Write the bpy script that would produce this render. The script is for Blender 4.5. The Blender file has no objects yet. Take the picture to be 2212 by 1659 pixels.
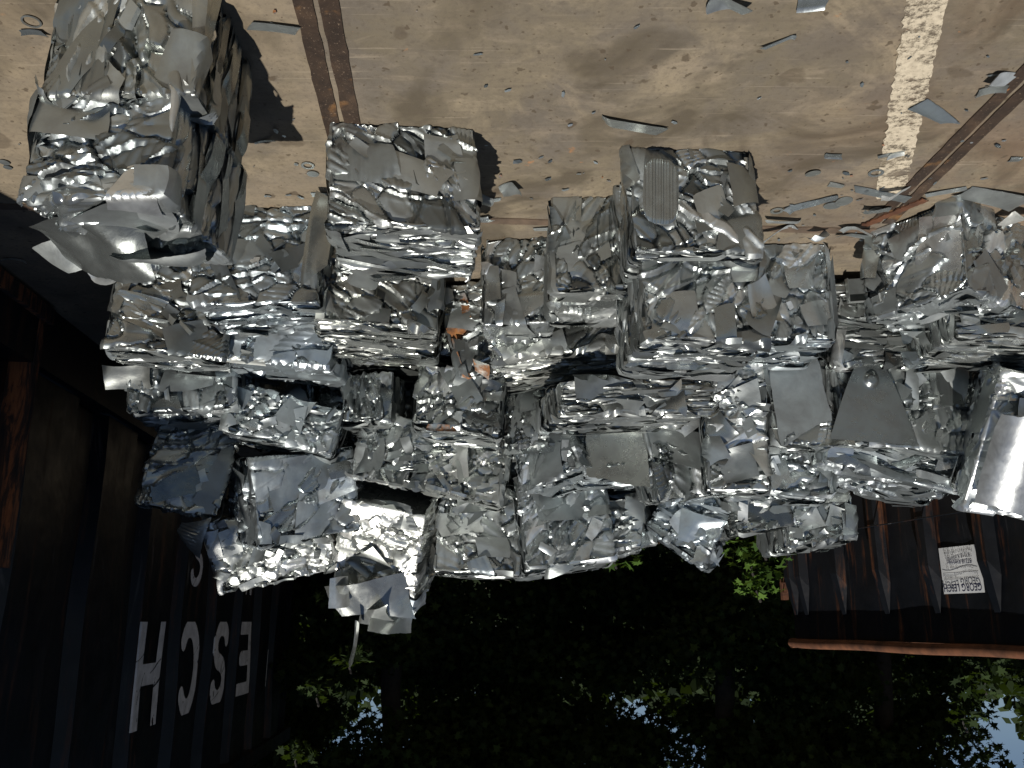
import bpy, math, random
import numpy as np
from mathutils import Matrix, Vector, Euler
R = math.radians
sc = bpy.context.scene
col = sc.collection

# ------------------------------------------------------------------ camera (the photo is upside down)
CAM_H, PITCH, FPX = 1.6, R(15.12), 1901.0          # FPX: focal length in pixels of a 2212 px wide frame
cd = bpy.data.cameras.new('camera'); cam = bpy.data.objects.new('camera', cd); col.objects.link(cam)
cd.sensor_width = 36.0; cd.lens = 36.0 * FPX / 2212.0; cd.clip_end = 900; cd.clip_start = 0.05
cam.matrix_world = Matrix.Translation((0, 0, CAM_H)) @ Matrix.Rotation(R(90) - PITCH, 4, 'X') @ Matrix.Rotation(R(180), 4, 'Z')
sc.camera = cam

# ------------------------------------------------------------------ sky, sun, exposure
SUN_TO = Vector((0.158, -0.54, 1.0)).normalized()     # towards the sun
w = bpy.data.worlds.new('World'); sc.world = w; w.use_nodes = True
nt = w.node_tree; bg = nt.nodes['Background']
sky = nt.nodes.new('ShaderNodeTexSky'); sky.sky_type = 'NISHITA'; sky.sun_disc = False
sky.sun_elevation = math.asin(SUN_TO.z); sky.sun_rotation = math.atan2(SUN_TO.x, SUN_TO.y)
sky.air_density = 0.7; sky.dust_density = 0.3; sky.ozone_density = 1.2
nt.links.new(sky.outputs[0], bg.inputs[0]); bg.inputs[1].default_value = 0.05
ld = bpy.data.lights.new('sun', 'SUN'); ld.energy = 5.0; ld.angle = R(0.53); ld.color = (1.0, 0.95, 0.88)
sun = bpy.data.objects.new('sun', ld); col.objects.link(sun)
sun.matrix_world = SUN_TO.to_track_quat('Z', 'Y').to_matrix().to_4x4()
sc.view_settings.view_transform = 'Standard'; sc.view_settings.look = 'None'
sc.view_settings.exposure = -0.05; sc.view_settings.gamma = 1.0
sc.cycles.max_bounces = 7; sc.cycles.glossy_bounces = 4; sc.cycles.diffuse_bounces = 3
sc.cycles.transparent_max_bounces = 6

# ------------------------------------------------------------------ helpers
def ray(x, y):
    xr = -(x - 1106.0) / FPX; yu = (y - 829.5) / FPX
    return Vector((xr, math.cos(PITCH) + yu * math.sin(PITCH), -math.sin(PITCH) + yu * math.cos(PITCH)))
def at(x, y, Y):
    d = ray(x, y); return Vector((0, 0, CAM_H)) + d * (Y / d.y)
def atz(x, y, z=0.0):
    d = ray(x, y); return Vector((0, 0, CAM_H)) + d * ((z - CAM_H) / d.z)

def tag(o, label=None, cat=None, group=None, kind=None):
    if label: o['label'] = label
    if cat: o['category'] = cat
    if group: o['group'] = group
    if kind: o['kind'] = kind
    return o

class MB:
    """collects vertices and faces (numpy grids, boxes, tubes) and links them as one mesh object"""
    def __init__(s): s.v = []; s.f = []; s.n = 0; s.att = {'tone': [], 'rust': []}
    def add(s, v, f, tone=0.5, rust=0.0):
        v = np.asarray(v, float).reshape(-1, 3)
        s.v.append(v); s.f.extend([tuple(i + s.n for i in q) for q in f]); s.n += len(v)
        s.att['tone'].append(np.full(len(v), tone)); s.att['rust'].append(np.full(len(v), rust))
    def addq(s, v, q, tone=0.5, rust=0.0):           # q: numpy int array of quads
        v = np.asarray(v, float).reshape(-1, 3)
        s.v.append(v); s.f.append(q + s.n); s.n += len(v)
        s.att['tone'].append(np.full(len(v), tone)); s.att['rust'].append(np.full(len(v), rust))
    def box(s, lo, hi, tone=0.5, M=None):
        x0, y0, z0 = lo; x1, y1, z1 = hi
        v = [(x0,y0,z0),(x1,y0,z0),(x1,y1,z0),(x0,y1,z0),(x0,y0,z1),(x1,y0,z1),(x1,y1,z1),(x0,y1,z1)]
        if M is not None: v = [tuple(M @ Vector(p)) for p in v]
        s.add(v, [(3,2,1,0),(4,5,6,7),(0,1,5,4),(1,2,6,5),(2,3,7,6),(3,0,4,7)], tone)
    def tube(s, pts, rads, k=8, tone=0.5, cap=True):
        pts = [Vector(p) for p in pts]; vs = []
        for i, p in enumerate(pts):
            t = (pts[min(i+1, len(pts)-1)] - pts[max(i-1, 0)]).normalized()
            a = t.cross(Vector((0.31, 0.17, 0.93)));
            if a.length < 1e-3: a = t.cross(Vector((1, 0, 0)))
            a.normalize(); b = t.cross(a)
            for j in range(k):
                q = 2*math.pi*j/k; vs.append(p + (a*math.cos(q) + b*math.sin(q)) * rads[i])
        fs = []
        for i in range(len(pts)-1):
            for j in range(k):
                fs.append((i*k+j, i*k+(j+1) % k, (i+1)*k+(j+1) % k, (i+1)*k+j))
        if cap: fs += [tuple(range(k-1, -1, -1)), tuple(range((len(pts)-1)*k, len(pts)*k))]
        s.add([tuple(p) for p in vs], fs, tone)
    def build(s, name, mat, parent=None, smooth=False, sharp=None, attrs=False, M=None, PM=None):
        me = bpy.data.meshes.new(name)
        V = np.concatenate(s.v) if s.v else np.zeros((0, 3))
        if s.f and isinstance(s.f[0], np.ndarray):
            Q = np.concatenate(s.f)
            me.vertices.add(len(V)); me.vertices.foreach_set('co', V.astype(np.float32).ravel())
            me.loops.add(Q.size); me.loops.foreach_set('vertex_index', Q.astype(np.int32).ravel())
            me.polygons.add(len(Q))
            me.polygons.foreach_set('loop_start', np.arange(0, Q.size, Q.shape[1], dtype=np.int32))
            me.update(calc_edges=True)
        else:
            me.from_pydata([tuple(p) for p in V], [], s.f); me.update()
        if attrs:
            for k in ('tone', 'rust'):
                a = me.attributes.new(k, 'FLOAT', 'POINT')
                a.data.foreach_set('value', np.concatenate(s.att[k]).astype(np.float32))
        if smooth:
            me.polygons.foreach_set('use_smooth', np.ones(len(me.polygons), dtype=bool))
            if sharp: me.set_sharp_from_angle(angle=R(sharp))
        me.materials.append(mat)
        o = bpy.data.objects.new(name, me); col.objects.link(o)
        if M is not None: o.matrix_world = M
        if parent is not None:
            o.parent = parent
            if PM is not None: o.matrix_parent_inverse = PM.inverted()
        return o

_qc = {}
def gridq(na, nb):
    if (na, nb) not in _qc:
        i, j = np.meshgrid(np.arange(na-1), np.arange(nb-1), indexing='ij')
        a = (i*nb + j).ravel()
        _qc[(na, nb)] = np.stack([a, a+nb, a+nb+1, a+1], 1)
    return _qc[(na, nb)]

# ------------------------------------------------------------------ materials
class NT:
    def __init__(s, name):
        s.m = bpy.data.materials.new(name); s.m.use_nodes = True; s.t = s.m.node_tree
        s.p = s.t.nodes['Principled BSDF']; s.out = s.t.nodes['Material Output']
    def n(s, typ, **kw):
        x = s.t.nodes.new(typ)
        for k, v in kw.items(): setattr(x, k, v)
        return x
    def l(s, a, b): s.t.links.new(a, b)
    def coord(s, kind='Object', scale=(1, 1, 1), rot=(0, 0, 0)):
        c = s.n('ShaderNodeTexCoord'); m = s.n('ShaderNodeMapping')
        m.inputs['Scale'].default_value = scale; m.inputs['Rotation'].default_value = rot
        s.l(c.outputs[kind], m.inputs[0]); return m.outputs[0]
    def noise(s, vec, scale, detail=4, rough=0.55, dist=0.0):
        x = s.n('ShaderNodeTexNoise'); x.inputs['Scale'].default_value = scale; x.inputs['Detail'].default_value = detail
        x.inputs['Roughness'].default_value = rough; x.inputs['Distortion'].default_value = dist
        s.l(vec, x.inputs['Vector']); return x.outputs[0]
    def ramp(s, fac, stops, interp='LINEAR'):
        r = s.n('ShaderNodeValToRGB'); r.color_ramp.interpolation = interp
        e = r.color_ramp.elements
        while len(e) < len(stops): e.new(0.5)
        for i, (p, c) in enumerate(stops):
            e[i].position = p; e[i].color = (c, c, c, 1) if isinstance(c, (int, float)) else (*c, 1)
        s.l(fac, r.inputs[0]); return r.outputs[0]
    def mix(s, fac, a, b, blend='MIX'):
        x = s.n('ShaderNodeMix'); x.data_type = 'RGBA'; x.blend_type = blend
        for sock, val in ((x.inputs[0], fac), (x.inputs[6], a), (x.inputs[7], b)):
            if isinstance(val, (int, float)): sock.default_value = val if sock == x.inputs[0] else (val, val, val, 1)
            elif isinstance(val, tuple): sock.default_value = (*val, 1)
            else: s.l(val, sock)
        return x.outputs[2]
    def math(s, op, a, b=None, clamp=False):
        x = s.n('ShaderNodeMath'); x.operation = op; x.use_clamp = clamp
        for i, val in enumerate((a, b)):
            if val is None: continue
            if isinstance(val, (int, float)): x.inputs[i].default_value = val
            else: s.l(val, x.inputs[i])
        return x.outputs[0]
    def bump(s, h, strength=0.3, dist=0.01, prev=None):
        b = s.n('ShaderNodeBump'); b.inputs['Strength'].default_value = strength; b.inputs['Distance'].default_value = dist
        s.l(h, b.inputs['Height'])
        if prev is not None: s.l(prev, b.inputs['Normal'])
        return b.outputs[0]
    def attr(s, name):
        a = s.n('ShaderNodeAttribute'); a.attribute_name = name; return a.outputs['Fac']
    def set(s, **kw):
        for k, v in kw.items():
            k = k.replace('_', ' ')
            if isinstance(v, (int, float)): s.p.inputs[k].default_value = v
            elif isinstance(v, tuple): s.p.inputs[k].default_value = (*v, 1)
            else: s.l(v, s.p.inputs[k])
        return s.m

def metal_material():
    t = NT('crumpled_sheet_metal')
    tone = t.attr('tone'); rust = t.attr('rust')
    v = t.coord('Object')
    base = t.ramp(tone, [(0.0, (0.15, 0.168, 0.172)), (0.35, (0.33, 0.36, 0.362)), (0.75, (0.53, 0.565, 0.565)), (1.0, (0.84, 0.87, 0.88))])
    oi = t.n('ShaderNodeObjectInfo')
    base = t.mix(1.0, base, t.ramp(oi.outputs['Random'], [(0.0, (.80, .86, .92)), (0.35, (1.0, 1.0, .98)), (0.6, (.86, .86, .84)), (1.0, (1.0, .97, .90))]), 'MULTIPLY')
    sm = t.noise(v, 9, 5, 0.6, 0.6)
    base = t.mix(t.ramp(sm, [(0.42, 0.0), (0.72, 0.55)]), base, (0.20, 0.20, 0.195))
    h2 = t.math('FRACT', t.math('MULTIPLY', tone, 7.31))
    rgh = t.math('ADD', t.math('MULTIPLY', h2, 0.28), 0.20)
    rgh = t.math('ADD', rgh, t.math('MULTIPLY', t.ramp(t.noise(v, 16, 4, 0.6), [(0.35, 0.0), (0.75, 1.0)]), 0.16))
    rmask = t.math('MULTIPLY', rust, t.ramp(t.noise(v, 14, 6, 0.65), [(0.40, 0.0), (0.56, 1.0)]))
    rc = t.ramp(t.noise(v, 30, 4), [(0.3, (0.07, 0.035, 0.018)), (0.6, (0.27, 0.11, 0.035)), (0.8, (0.40, 0.20, 0.07))])
    col_ = t.mix(rmask, base, rc)
    metal = t.math('SUBTRACT', 0.84, t.math('MULTIPLY', rmask, 0.8))
    rg2 = t.math('ADD', rgh, t.math('MULTIPLY', rmask, 0.35))
    b1 = t.bump(t.noise(v, 22, 3, 0.5, 0.4), 0.25, 0.006)
    b2 = t.bump(t.noise(t.coord('Object', (140, 22, 60)), 3, 2), 0.10, 0.0015, b1)
    return t.set(Base_Color=col_, Metallic=metal, Roughness=rg2, Normal=b2)
METAL = metal_material()

def ground_material():
    t = NT('stained_yard_slab')
    v = t.coord('Object'); 
    big = t.noise(v, 0.9, 5, 0.6, 0.4); mid = t.noise(v, 3.2, 6, 0.62, 0.5); fine = t.noise(v, 55, 5, 0.7); grit = t.noise(v, 240, 3, 0.7)
    c = t.ramp(big, [(0.30, (0.098, 0.081, 0.054)), (0.5, (0.158, 0.130, 0.088)), (0.70, (0.242, 0.196, 0.128))])
    c = t.mix(t.ramp(mid, [(0.38, 0.85), (0.56, 0.0)]), c, (0.135, 0.115, 0.092))
    c = t.mix(t.ramp(t.noise(v, 1.7, 6, 0.7, 1.0), [(0.54, 0.0), (0.66, 0.7)]), c, (0.29, 0.235, 0.155))
    c = t.mix(t.ramp(t.noise(v, 6.0, 6, 0.66, 0.8), [(0.48, 0.0), (0.68, 0.6)]), c, (0.115, 0.096, 0.073))
    c = t.mix(t.ramp(t.noise(t.coord('Object', (5, 11, 1), (0, 0, 0.6)), 1.0, 6, 0.68, 0.6), [(0.52, 0.0), (0.70, 0.55)]), c, (0.27, 0.218, 0.155))
    c = t.mix(t.ramp(t.noise(v, 2.3, 4, 0.55, 0.9), [(0.52, 0.0), (0.64, 0.85)]), c, (0.072, 0.057, 0.036))
    c = t.mix(t.ramp(t.noise(v, 19, 5, 0.65), [(0.58, 0.0), (0.70, 0.5)]), c, (0.085, 0.067, 0.049))
    # reddish rust film towards the diagonal bar, sandy wear along the other track
    sx = t.n('ShaderNodeSeparateXYZ'); t.l(v, sx.inputs[0])
    red = t.math('MULTIPLY', t.ramp(t.math('MULTIPLY', t.math('ADD', sx.outputs[0], 2.6), 0.4), [(0.0, 1.0), (0.75, 0.0)]), t.ramp(t.noise(v, 2.4, 5, 0.6, 0.6), [(0.38, 0.0), (0.62, 0.75)]))
    c = t.mix(red, c, (0.19, 0.118, 0.072))
    sand = t.math('MULTIPLY', t.ramp(t.math('MULTIPLY', t.math('SUBTRACT', sx.outputs[0], 0.45), 2.2), [(0.0, 0.0), (0.35, 0.6)]), t.ramp(t.noise(v, 3.5, 5, 0.65, 0.5), [(0.35, 0.1), (0.6, 1.0)]))
    c = t.mix(sand, c, (0.27, 0.215, 0.145))
    # long drag scratches, two directions
    for rot, sc_, st, amt in ((0.5, (2.2, 60, 1), (0.66, 0.73), 0.40), (-0.35, (1.6, 85, 1), (0.67, 0.74), 0.35), (1.2, (2.5, 90, 1), (0.69, 0.75), 0.3)):
        s_ = t.noise(t.coord('Object', sc_, (0, 0, rot)), 1.0, 3, 0.5)
        c = t.mix(t.math('MULTIPLY', t.ramp(s_, [(st[0], 0.0), (st[1], 1.0)]), amt), c, (0.36, 0.30, 0.22))
    s_ = t.noise(t.coord('Object', (1.5, 26, 1), (0, 0, -0.25)), 1.0, 4, 0.6)
    c = t.mix(t.math('MULTIPLY', t.ramp(s_, [(0.58, 0.0), (0.70, 1.0)]), 0.35), c, (0.10, 0.078, 0.06))
    # oil drips
    for scl, rad, keep, dark in ((9.0, 0.20, 0.72, 0.75), (22.0, 0.20, 0.66, 0.75), (45.0, 0.20, 0.66, 0.7), (4.2, 0.22, 0.72, 0.5)):
        vo = t.n('ShaderNodeTexVoronoi'); vo.inputs['Scale'].default_value = scl
        wv = t.n('ShaderNodeVectorMath'); wv.operation = 'ADD'
        nz = t.n('ShaderNodeTexNoise'); nz.inputs['Scale'].default_value = scl*1.6; nz.inputs['Detail'].default_value = 4
        sc2 = t.n('ShaderNodeVectorMath'); sc2.operation = 'SCALE'; sc2.inputs['Scale'].default_value = 0.9/scl
        t.l(v, nz.inputs['Vector']); t.l(nz.outputs['Color'], sc2.inputs[0]); t.l(v, wv.inputs[0]); t.l(sc2.outputs[0], wv.inputs[1])
        t.l(wv.outputs[0], vo.inputs['Vector'])
        hole = t.ramp(vo.outputs['Distance'], [(rad*0.75, 1.0), (rad, 0.0)])
        pick = t.n('ShaderNodeSeparateColor'); t.l(vo.outputs['Color'], pick.inputs[0])
        m_ = t.math('MULTIPLY', hole, t.math('GREATER_THAN', pick.outputs[0], keep))
        c = t.mix(t.math('MULTIPLY', m_, dark), c, (0.070, 0.050, 0.030))
    # orange rust flecks and pale grit
    of = t.math('MULTIPLY', t.ramp(t.noise(v, 11, 5, 0.65), [(0.66, 0.0), (0.72, 1.0)]), t.ramp(t.noise(v, 1.3, 2), [(0.48, 0.0), (0.6, 0.5)]))
    c = t.mix(of, c, (0.46, 0.17, 0.035))
    c = t.mix(t.ramp(grit, [(0.64, 0.0), (0.74, 0.3)]), c, (0.33, 0.27, 0.19))
    c = t.mix(t.ramp(fine, [(0.34, 0.4), (0.5, 0.0)]), c, (0.085, 0.067, 0.050))
    rg = t.ramp(mid, [(0.3, 0.55), (0.7, 0.85)])
    b = t.bump(fine, 0.25, 0.004); b = t.bump(grit, 0.25, 0.002, b)
    return t.set(Base_Color=c, Roughness=rg, Normal=b)
GROUND = ground_material()

def paint_line_material():
    t = NT('worn_line_paint'); v = t.coord('Object')
    n1 = t.noise(v, 48, 7, 0.78); n2 = t.noise(t.coord('Object', (9, 22, 1), (0, 0, -0.3)), 1.0, 5, 0.6); n3 = t.noise(v, 5, 3, 0.5)
    a = t.math('ADD', t.math('MULTIPLY', n1, 0.6), t.math('ADD', t.math('MULTIPLY', n2, 0.3), t.math('MULTIPLY', n3, 0.25)))
    wear = t.ramp(a, [(0.555, 1.0), (0.65, 0.0)])
    c = t.mix(t.ramp(t.noise(v, 60, 4, 0.7), [(0.35, 0.5), (0.6, 0.0)]), (0.54, 0.47, 0.35), (0.28, 0.23, 0.165))
    t.set(Base_Color=c, Roughness=0.8)
    tr = t.n('ShaderNodeBsdfTransparent'); mx = t.n('ShaderNodeMixShader')
    t.l(wear, mx.inputs[0]); t.l(tr.outputs[0], mx.inputs[1]); t.l(t.p.outputs[0], mx.inputs[2]); t.l(mx.outputs[0], t.out.inputs[0])
    return t.m

def rust_bar_material(name='rusted_flat_bar', dark=1.0):
    t = NT(name); v = t.coord('Object')
    c = t.ramp(t.noise(v, 9, 6, 0.65, 0.5), [(0.3, (0.020*dark, 0.013*dark, 0.009*dark)), (0.52, (0.040*dark, 0.025*dark, 0.016*dark)), (0.75, (0.085*dark, 0.052*dark, 0.030*dark))])
    c = t.mix(t.ramp(t.noise(v, 5, 5, 0.6), [(0.60, 0.0), (0.68, 0.7)]), c, (0.24, 0.12, 0.04))
    c = t.mix(t.ramp(t.noise(v, 120, 3, 0.7), [(0.62, 0.0), (0.70, 0.6)]), c, (0.30, 0.22, 0.15))
    return t.set(Base_Color=c, Roughness=0.62, Metallic=0.1, Normal=t.bump(t.noise(v, 60, 4), 0.25, 0.004))
RUSTBAR = rust_bar_material()

def container_material(name, rustiness=0.5, scuff_sheen=0.5, tint=(.80, .90, 1.0)):
    t = NT(name); v = t.coord('Object')
    n = t.noise(v, 2.0, 6, 0.65, 0.4)
    c = t.ramp(n, [(0.3, (0.003, 0.0045, 0.0065)), (0.7, (0.009, 0.011, 0.015))])
    st = t.noise(t.coord('Object', (9, 9, 0.7)), 1.0, 5, 0.65)
    rf = t.math('MULTIPLY', t.ramp(st, [(0.56, 0.0), (0.68, 1.0)]), rustiness)
    rcol = t.ramp(t.noise(v, 14, 5), [(0.3, (0.06, 0.022, 0.010)), (0.65, (0.20, 0.070, 0.022))])
    c = t.mix(rf, c, rcol)
    # rubbed grey scuffs, also painting in glossy reflection streaks at mid height
    sf = t.math('MULTIPLY', t.ramp(t.noise(t.coord('Object', (5.0, 5.0, 0.9)), 1.0, 6, 0.7, 0.8), [(0.60, 0.0), (0.76, 1.0)]), scuff_sheen)
    sz = t.n('ShaderNodeSeparateXYZ'); t.l(v, sz.inputs[0])
    sf = t.math('MULTIPLY', sf, t.ramp(t.math('MULTIPLY', sz.outputs[2], .5), [(.18, 0.0), (.28, 1.0), (.58, 1.0), (.75, .15)]))
    c = t.mix(sf, c, (0.30, 0.295, 0.29))
    rg = t.math('ADD', t.math('MULTIPLY', t.noise(v, 5, 5, 0.6), 0.45), 0.22)
    t.p.inputs['Specular IOR Level'].default_value = 0.32; t.p.inputs['Specular Tint'].default_value = (*tint, 1)
    return t.set(Base_Color=c, Roughness=t.math('ADD', rg, t.math('MULTIPLY', rf, 0.4), True), Normal=t.bump(t.noise(v, 1.7, 4, 0.55), 0.35, 0.05))
DARKPAINT = container_material('dark_container_paint', 0.30, 0.6)
DARKPAINT2 = container_material('weathered_container_paint', 0.55, 0.10, (1.0, .90, .80))
def rust_material():
    t = NT('bare_rusted_steel'); v = t.coord('Object')
    c = t.ramp(t.noise(v, 7, 7, 0.7, 0.5), [(0.28, (0.025, 0.018, 0.016)), (0.42, (0.08, 0.032, 0.017)), (0.60, (0.17, 0.066, 0.030)), (0.8, (0.26, 0.125, 0.065))])
    return t.set(Base_Color=c, Roughness=0.8, Normal=t.bump(t.noise(v, 40, 5), 0.35, 0.004))
RUST = rust_material()
def simple(name, c, rough=0.7, metal=0.0, var=0.25, scale=20):
    t = NT(name); v = t.coord('Object')
    cc = t.mix(t.ramp(t.noise(v, scale, 5, 0.6), [(0.35, 0.0), (0.7, 1.0)]), tuple(x*(1-var) for x in c), tuple(x*(1+var*0.5) for x in c))
    return t.set(Base_Color=cc, Roughness=rough, Metallic=metal)
def flaking():
    t = NT('flaking_orange_rust'); v = t.coord('Object', (7, 7, 1.1))
    c = t.ramp(t.noise(v, 2.2, 7, .7, .6), [(.40, (.012, .011, .012)), (.50, (.05, .025, .016)), (.56, (.22, .075, .028)), (.72, (.36, .14, .05))])
    return t.set(Base_Color=c, Roughness=.8, Normal=t.bump(t.noise(v, 12, 5), .4, .005))
RUSTB = flaking()
RUSTD = simple('dull_brown_rust', (.125, .047, .019), .85, 0, .6, 8)
LETTER = simple('chipped_white_lettering', (0.55, 0.57, 0.60), 0.6, 0, 0.25, 9)
SIGNW = simple('white_sign_sheet', (0.80, 0.82, 0.82), 0.45, 0, 0.12, 6)
INK = simple('dark_blue_ink', (0.02, 0.025, 0.07), 0.6, 0, 0.2, 30)
GREYINK = simple('grey_ink', (0.10, 0.10, 0.11), 0.6, 0, 0.2, 30)
BARK = simple('bark', (0.024, 0.020, 0.016), 0.9, 0, 0.5, 14)
def leaf_material(name, a, b):
    t = NT(name)
    oi = t.attr('tone')
    c = t.ramp(oi, [(0.0, a), (1.0, b)])
    t.p.inputs['Specular IOR Level'].default_value = 0.2
    t.set(Base_Color=c, Roughness=0.75)
    tl = t.n('ShaderNodeBsdfTranslucent'); t.l(t.mix(0.5, c, (0.10, 0.16, 0.01)), tl.inputs[0])
    mx = t.n('ShaderNodeMixShader'); mx.inputs[0].default_value = 0.25
    t.l(t.p.outputs[0], mx.inputs[1]); t.l(tl.outputs[0], mx.inputs[2]); t.l(mx.outputs[0], t.out.inputs[0])
    return t.m
LEAF = leaf_material('maple_leaves', (0.010, 0.019, 0.006), (0.032, 0.056, 0.012))
LEAFB = leaf_material('sun_toned_maple_leaves', (0.035, 0.075, 0.012), (0.085, 0.155, 0.025))  # lighter green copy that paints sunlight into the low sprays
LEAFD = leaf_material('shade_toned_leaves', (0.010, 0.018, 0.008), (0.028, 0.045, 0.014))  # leaf green kept dark to stand for shade far back

# ------------------------------------------------------------------ ground and its inlaid steel
def plane(name, x0, x1, y0, y1, z, mat, nx=1, ny=1):
    m = MB(); m.add([(x0,y0,z),(x1,y0,z),(x1,y1,z),(x0,y1,z)], [(0,1,2,3)]); return m.build(name, mat)
tag(plane('ground', -90, 90, -70, 160, 0, GROUND), kind='structure')

def strip_mb(m, p, q, wd, z0, z1, n=40, jag=0.002, seed=0):
    """a flat bar from p to q with slightly uneven edges"""
    rng = np.random.default_rng(seed)
    p = np.array(p[:2]); q = np.array(q[:2]); d = (q-p)/np.linalg.norm(q-p); nrm = np.array([-d[1], d[0]])
    vs = []
    for i in range(n+1):
        c = p + (q-p)*i/n
        a = wd/2 + rng.normal(0, jag); b = wd/2 + rng.normal(0, jag)
        L = c + nrm*a; Rr = c - nrm*b
        vs += [(L[0],L[1],z0),(L[0],L[1],z1),(Rr[0],Rr[1],z1),(Rr[0],Rr[1],z0)]
    fs = []
    for i in range(n):
        o = 4*i
        for k in range(3): fs.append((o+k, o+k+1, o+k+5, o+k+4))
    m.add(vs, fs)
def rail(p, q, wd, gap, label, seed, off=0.0):
    p = np.array(p); q = np.array(q); d = (q-p)/np.linalg.norm(q-p); nrm = np.array([-d[1], d[0]])
    root = bpy.data.objects.new('steel_track', None); col.objects.link(root); root.location = (p[0], p[1], 0)
    tag(root, label, 'steel track', 'steel tracks let into the slab')
    PM = Matrix.Translation((p[0], p[1], 0))
    for s in (-1, 1):
        m = MB(); o = nrm*s*(wd/4 + gap/4)
        strip_mb(m, p+o, q+o, wd/2 - gap/2, 0.0, 0.006, 60, 0.0012, seed+s)
        m.build('flat_bar', RUSTBAR, root, PM=PM)
rail((0.43, 0.6), (0.615, 3.36), 0.122, 0.016, 'straight rusty double bar track running under the square bale beside the tall stack', 3)
rail((-1.635, 0.6), (-1.53, 3.35), 0.105, 0.014, 'rusty double bar track that ends among the flat scraps beside the white line', 7)
m = MB(); strip_mb(m, (4.0, 3.07), (-4.0, 3.60), 0.05, 0.0, 0.005, 160, 0.002, 5)
tag(m.build('cross_bar', simple('dirty_steel_bar', (.115, .080, .054), .75, 0, .4, 12)), 'thin rusty bar let into the slab across both tracks under the front bales', 'steel bar')
m = MB(); strip_mb(m, (-1.01, 1.7), (-1.47, 3.12), 0.105, 0.004, 0.0045, 90, 0.003, 9)
tag(m.build('painted_line', paint_line_material()), kind='structure')

# ------------------------------------------------------------------ sheet metal
def softabs(x, e): return np.sqrt(x*x + e*e)
def sheet_grid(rng, la, lb, cell, ncrease=3, slope=0.2, tilt=0.12, curl=0.3, groove=0.12, jag=0.06, bend=0.0):
    """one crumpled scrap of sheet: returns a,b,c grids (c = height off the plane)"""
    na = int(np.clip(la/cell, 4, 34)); nb = int(np.clip(lb/cell, 4, 26))
    s, t = np.meshgrid(np.linspace(0, 1, na), np.linspace(0, 1, nb), indexing='ij')
    k = jag*3.0
    P = [np.array([sx*la/2*(1+rng.normal(0, k)), sy*lb/2*(1+rng.normal(0, k))]) for sx, sy in ((-1,-1),(1,-1),(1,1),(-1,1))]
    a = (1-s)*(1-t)*P[0][0] + s*(1-t)*P[1][0] + s*t*P[2][0] + (1-s)*t*P[3][0]
    b = (1-s)*(1-t)*P[0][1] + s*(1-t)*P[1][1] + s*t*P[2][1] + (1-s)*t*P[3][1]
    # uneven, sometimes bowed outline
    bow = rng.normal(0, 0.05, 4)
    b += lb*(bow[0]*(1-t) + bow[1]*t)*4*s*(1-s); a += la*(bow[2]*(1-s) + bow[3]*s)*2.5*t*(1-t)
    ja = np.cumsum(rng.normal(0, jag*0.05*lb, na)); jb = np.cumsum(rng.normal(0, jag*0.05*la, nb))
    b += (ja - ja.mean())[:, None]*(2*t-1); a += (jb - jb.mean())[None, :]*(2*s-1)
    c = rng.normal(0, tilt)*a + rng.normal(0, tilt)*b
    for _ in range(ncrease):
        q = rng.uniform(0, math.pi); off = rng.uniform(-0.38, 0.38)*(la*abs(math.cos(q)) + lb*abs(math.sin(q)))
        c = c + rng.uniform(-1, 1)*slope*softabs(a*math.cos(q) + b*math.sin(q) - off, rng.uniform(0.001, 0.016))
    if rng.random() < 0.5: c = c + rng.normal(0, 1.2)*(a*a) * (0.12/max(la, .05)) + rng.normal(0, 1.5)*(b*b)*(0.12/max(lb, .05))
    if rng.random() < groove:
        q = rng.choice([0, math.pi/2, rng.uniform(0, 3.1)]); kk = rng.uniform(180, 420)
        c = c + 0.0025*np.abs(np.sin(kk*0.5*(a*math.cos(q) + b*math.sin(q))))*2
    if rng.random() < curl:                       # rolled edge
        e = np.clip((t-0.80)/0.2, 0, 1) if rng.random() < .5 else np.clip((0.2-t)/0.2, 0, 1)
        c = c + rng.choice([-1, 1])*rng.uniform(0.004, 0.012)*e*e
    if rng.random() < curl:
        e = np.clip((s-0.84)/0.16, 0, 1) if rng.random() < .5 else np.clip((0.16-s)/0.16, 0, 1)
        c = c + rng.choice([-1, 1])*rng.uniform(0.004, 0.012)*e*e
    if bend: c = c + bend*(a*a)
    return a, b, c - c.mean()

FACES = {  # u axis, v axis, normal in the bale's own frame; half-size indices
    'front': ((0, 1), (2, 1), (1, -1)), 'back': ((0, -1), (2, 1), (1, 1)), 'left': ((1, -1), (2, 1), (0, -1)),
    'right': ((1, 1), (2, 1), (0, 1)), 'top': ((0, 1), (1, 1), (2, 1)), 'bottom': ((0, 1), (1, -1), (2, -1))}
def place_on(face, half, a, b, c, wrap=True):
    (ua, us), (va, vs), (na_, ns) = FACES[face]
    A, B, C = half[ua], half[va], half[na_]
    c = c.copy(); a = a.copy(); b = b.copy(); dep = np.zeros_like(a)
    if wrap:
        r = 0.006
        for arr, H in ((a, A), (b, B)):
            ex = np.abs(arr) - (H - r)
            over = ex > 0
            th = np.clip(ex/(r*1.57), 0, 1)*1.5708
            rest = np.clip(ex - r*1.57, 0, None)
            arr2 = np.sign(arr)*((H - r) + (r + c)*np.sin(th))
            dd = (r + c)*(1-np.cos(th)) + rest
            arr[over] = arr2[over]; dep[over] += dd[over]
    p = np.zeros(a.shape + (3,))
    p[..., ua] = us*a; p[..., va] = vs*b
    p[..., na_] = ns*(C + c - dep)
    return p
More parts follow.
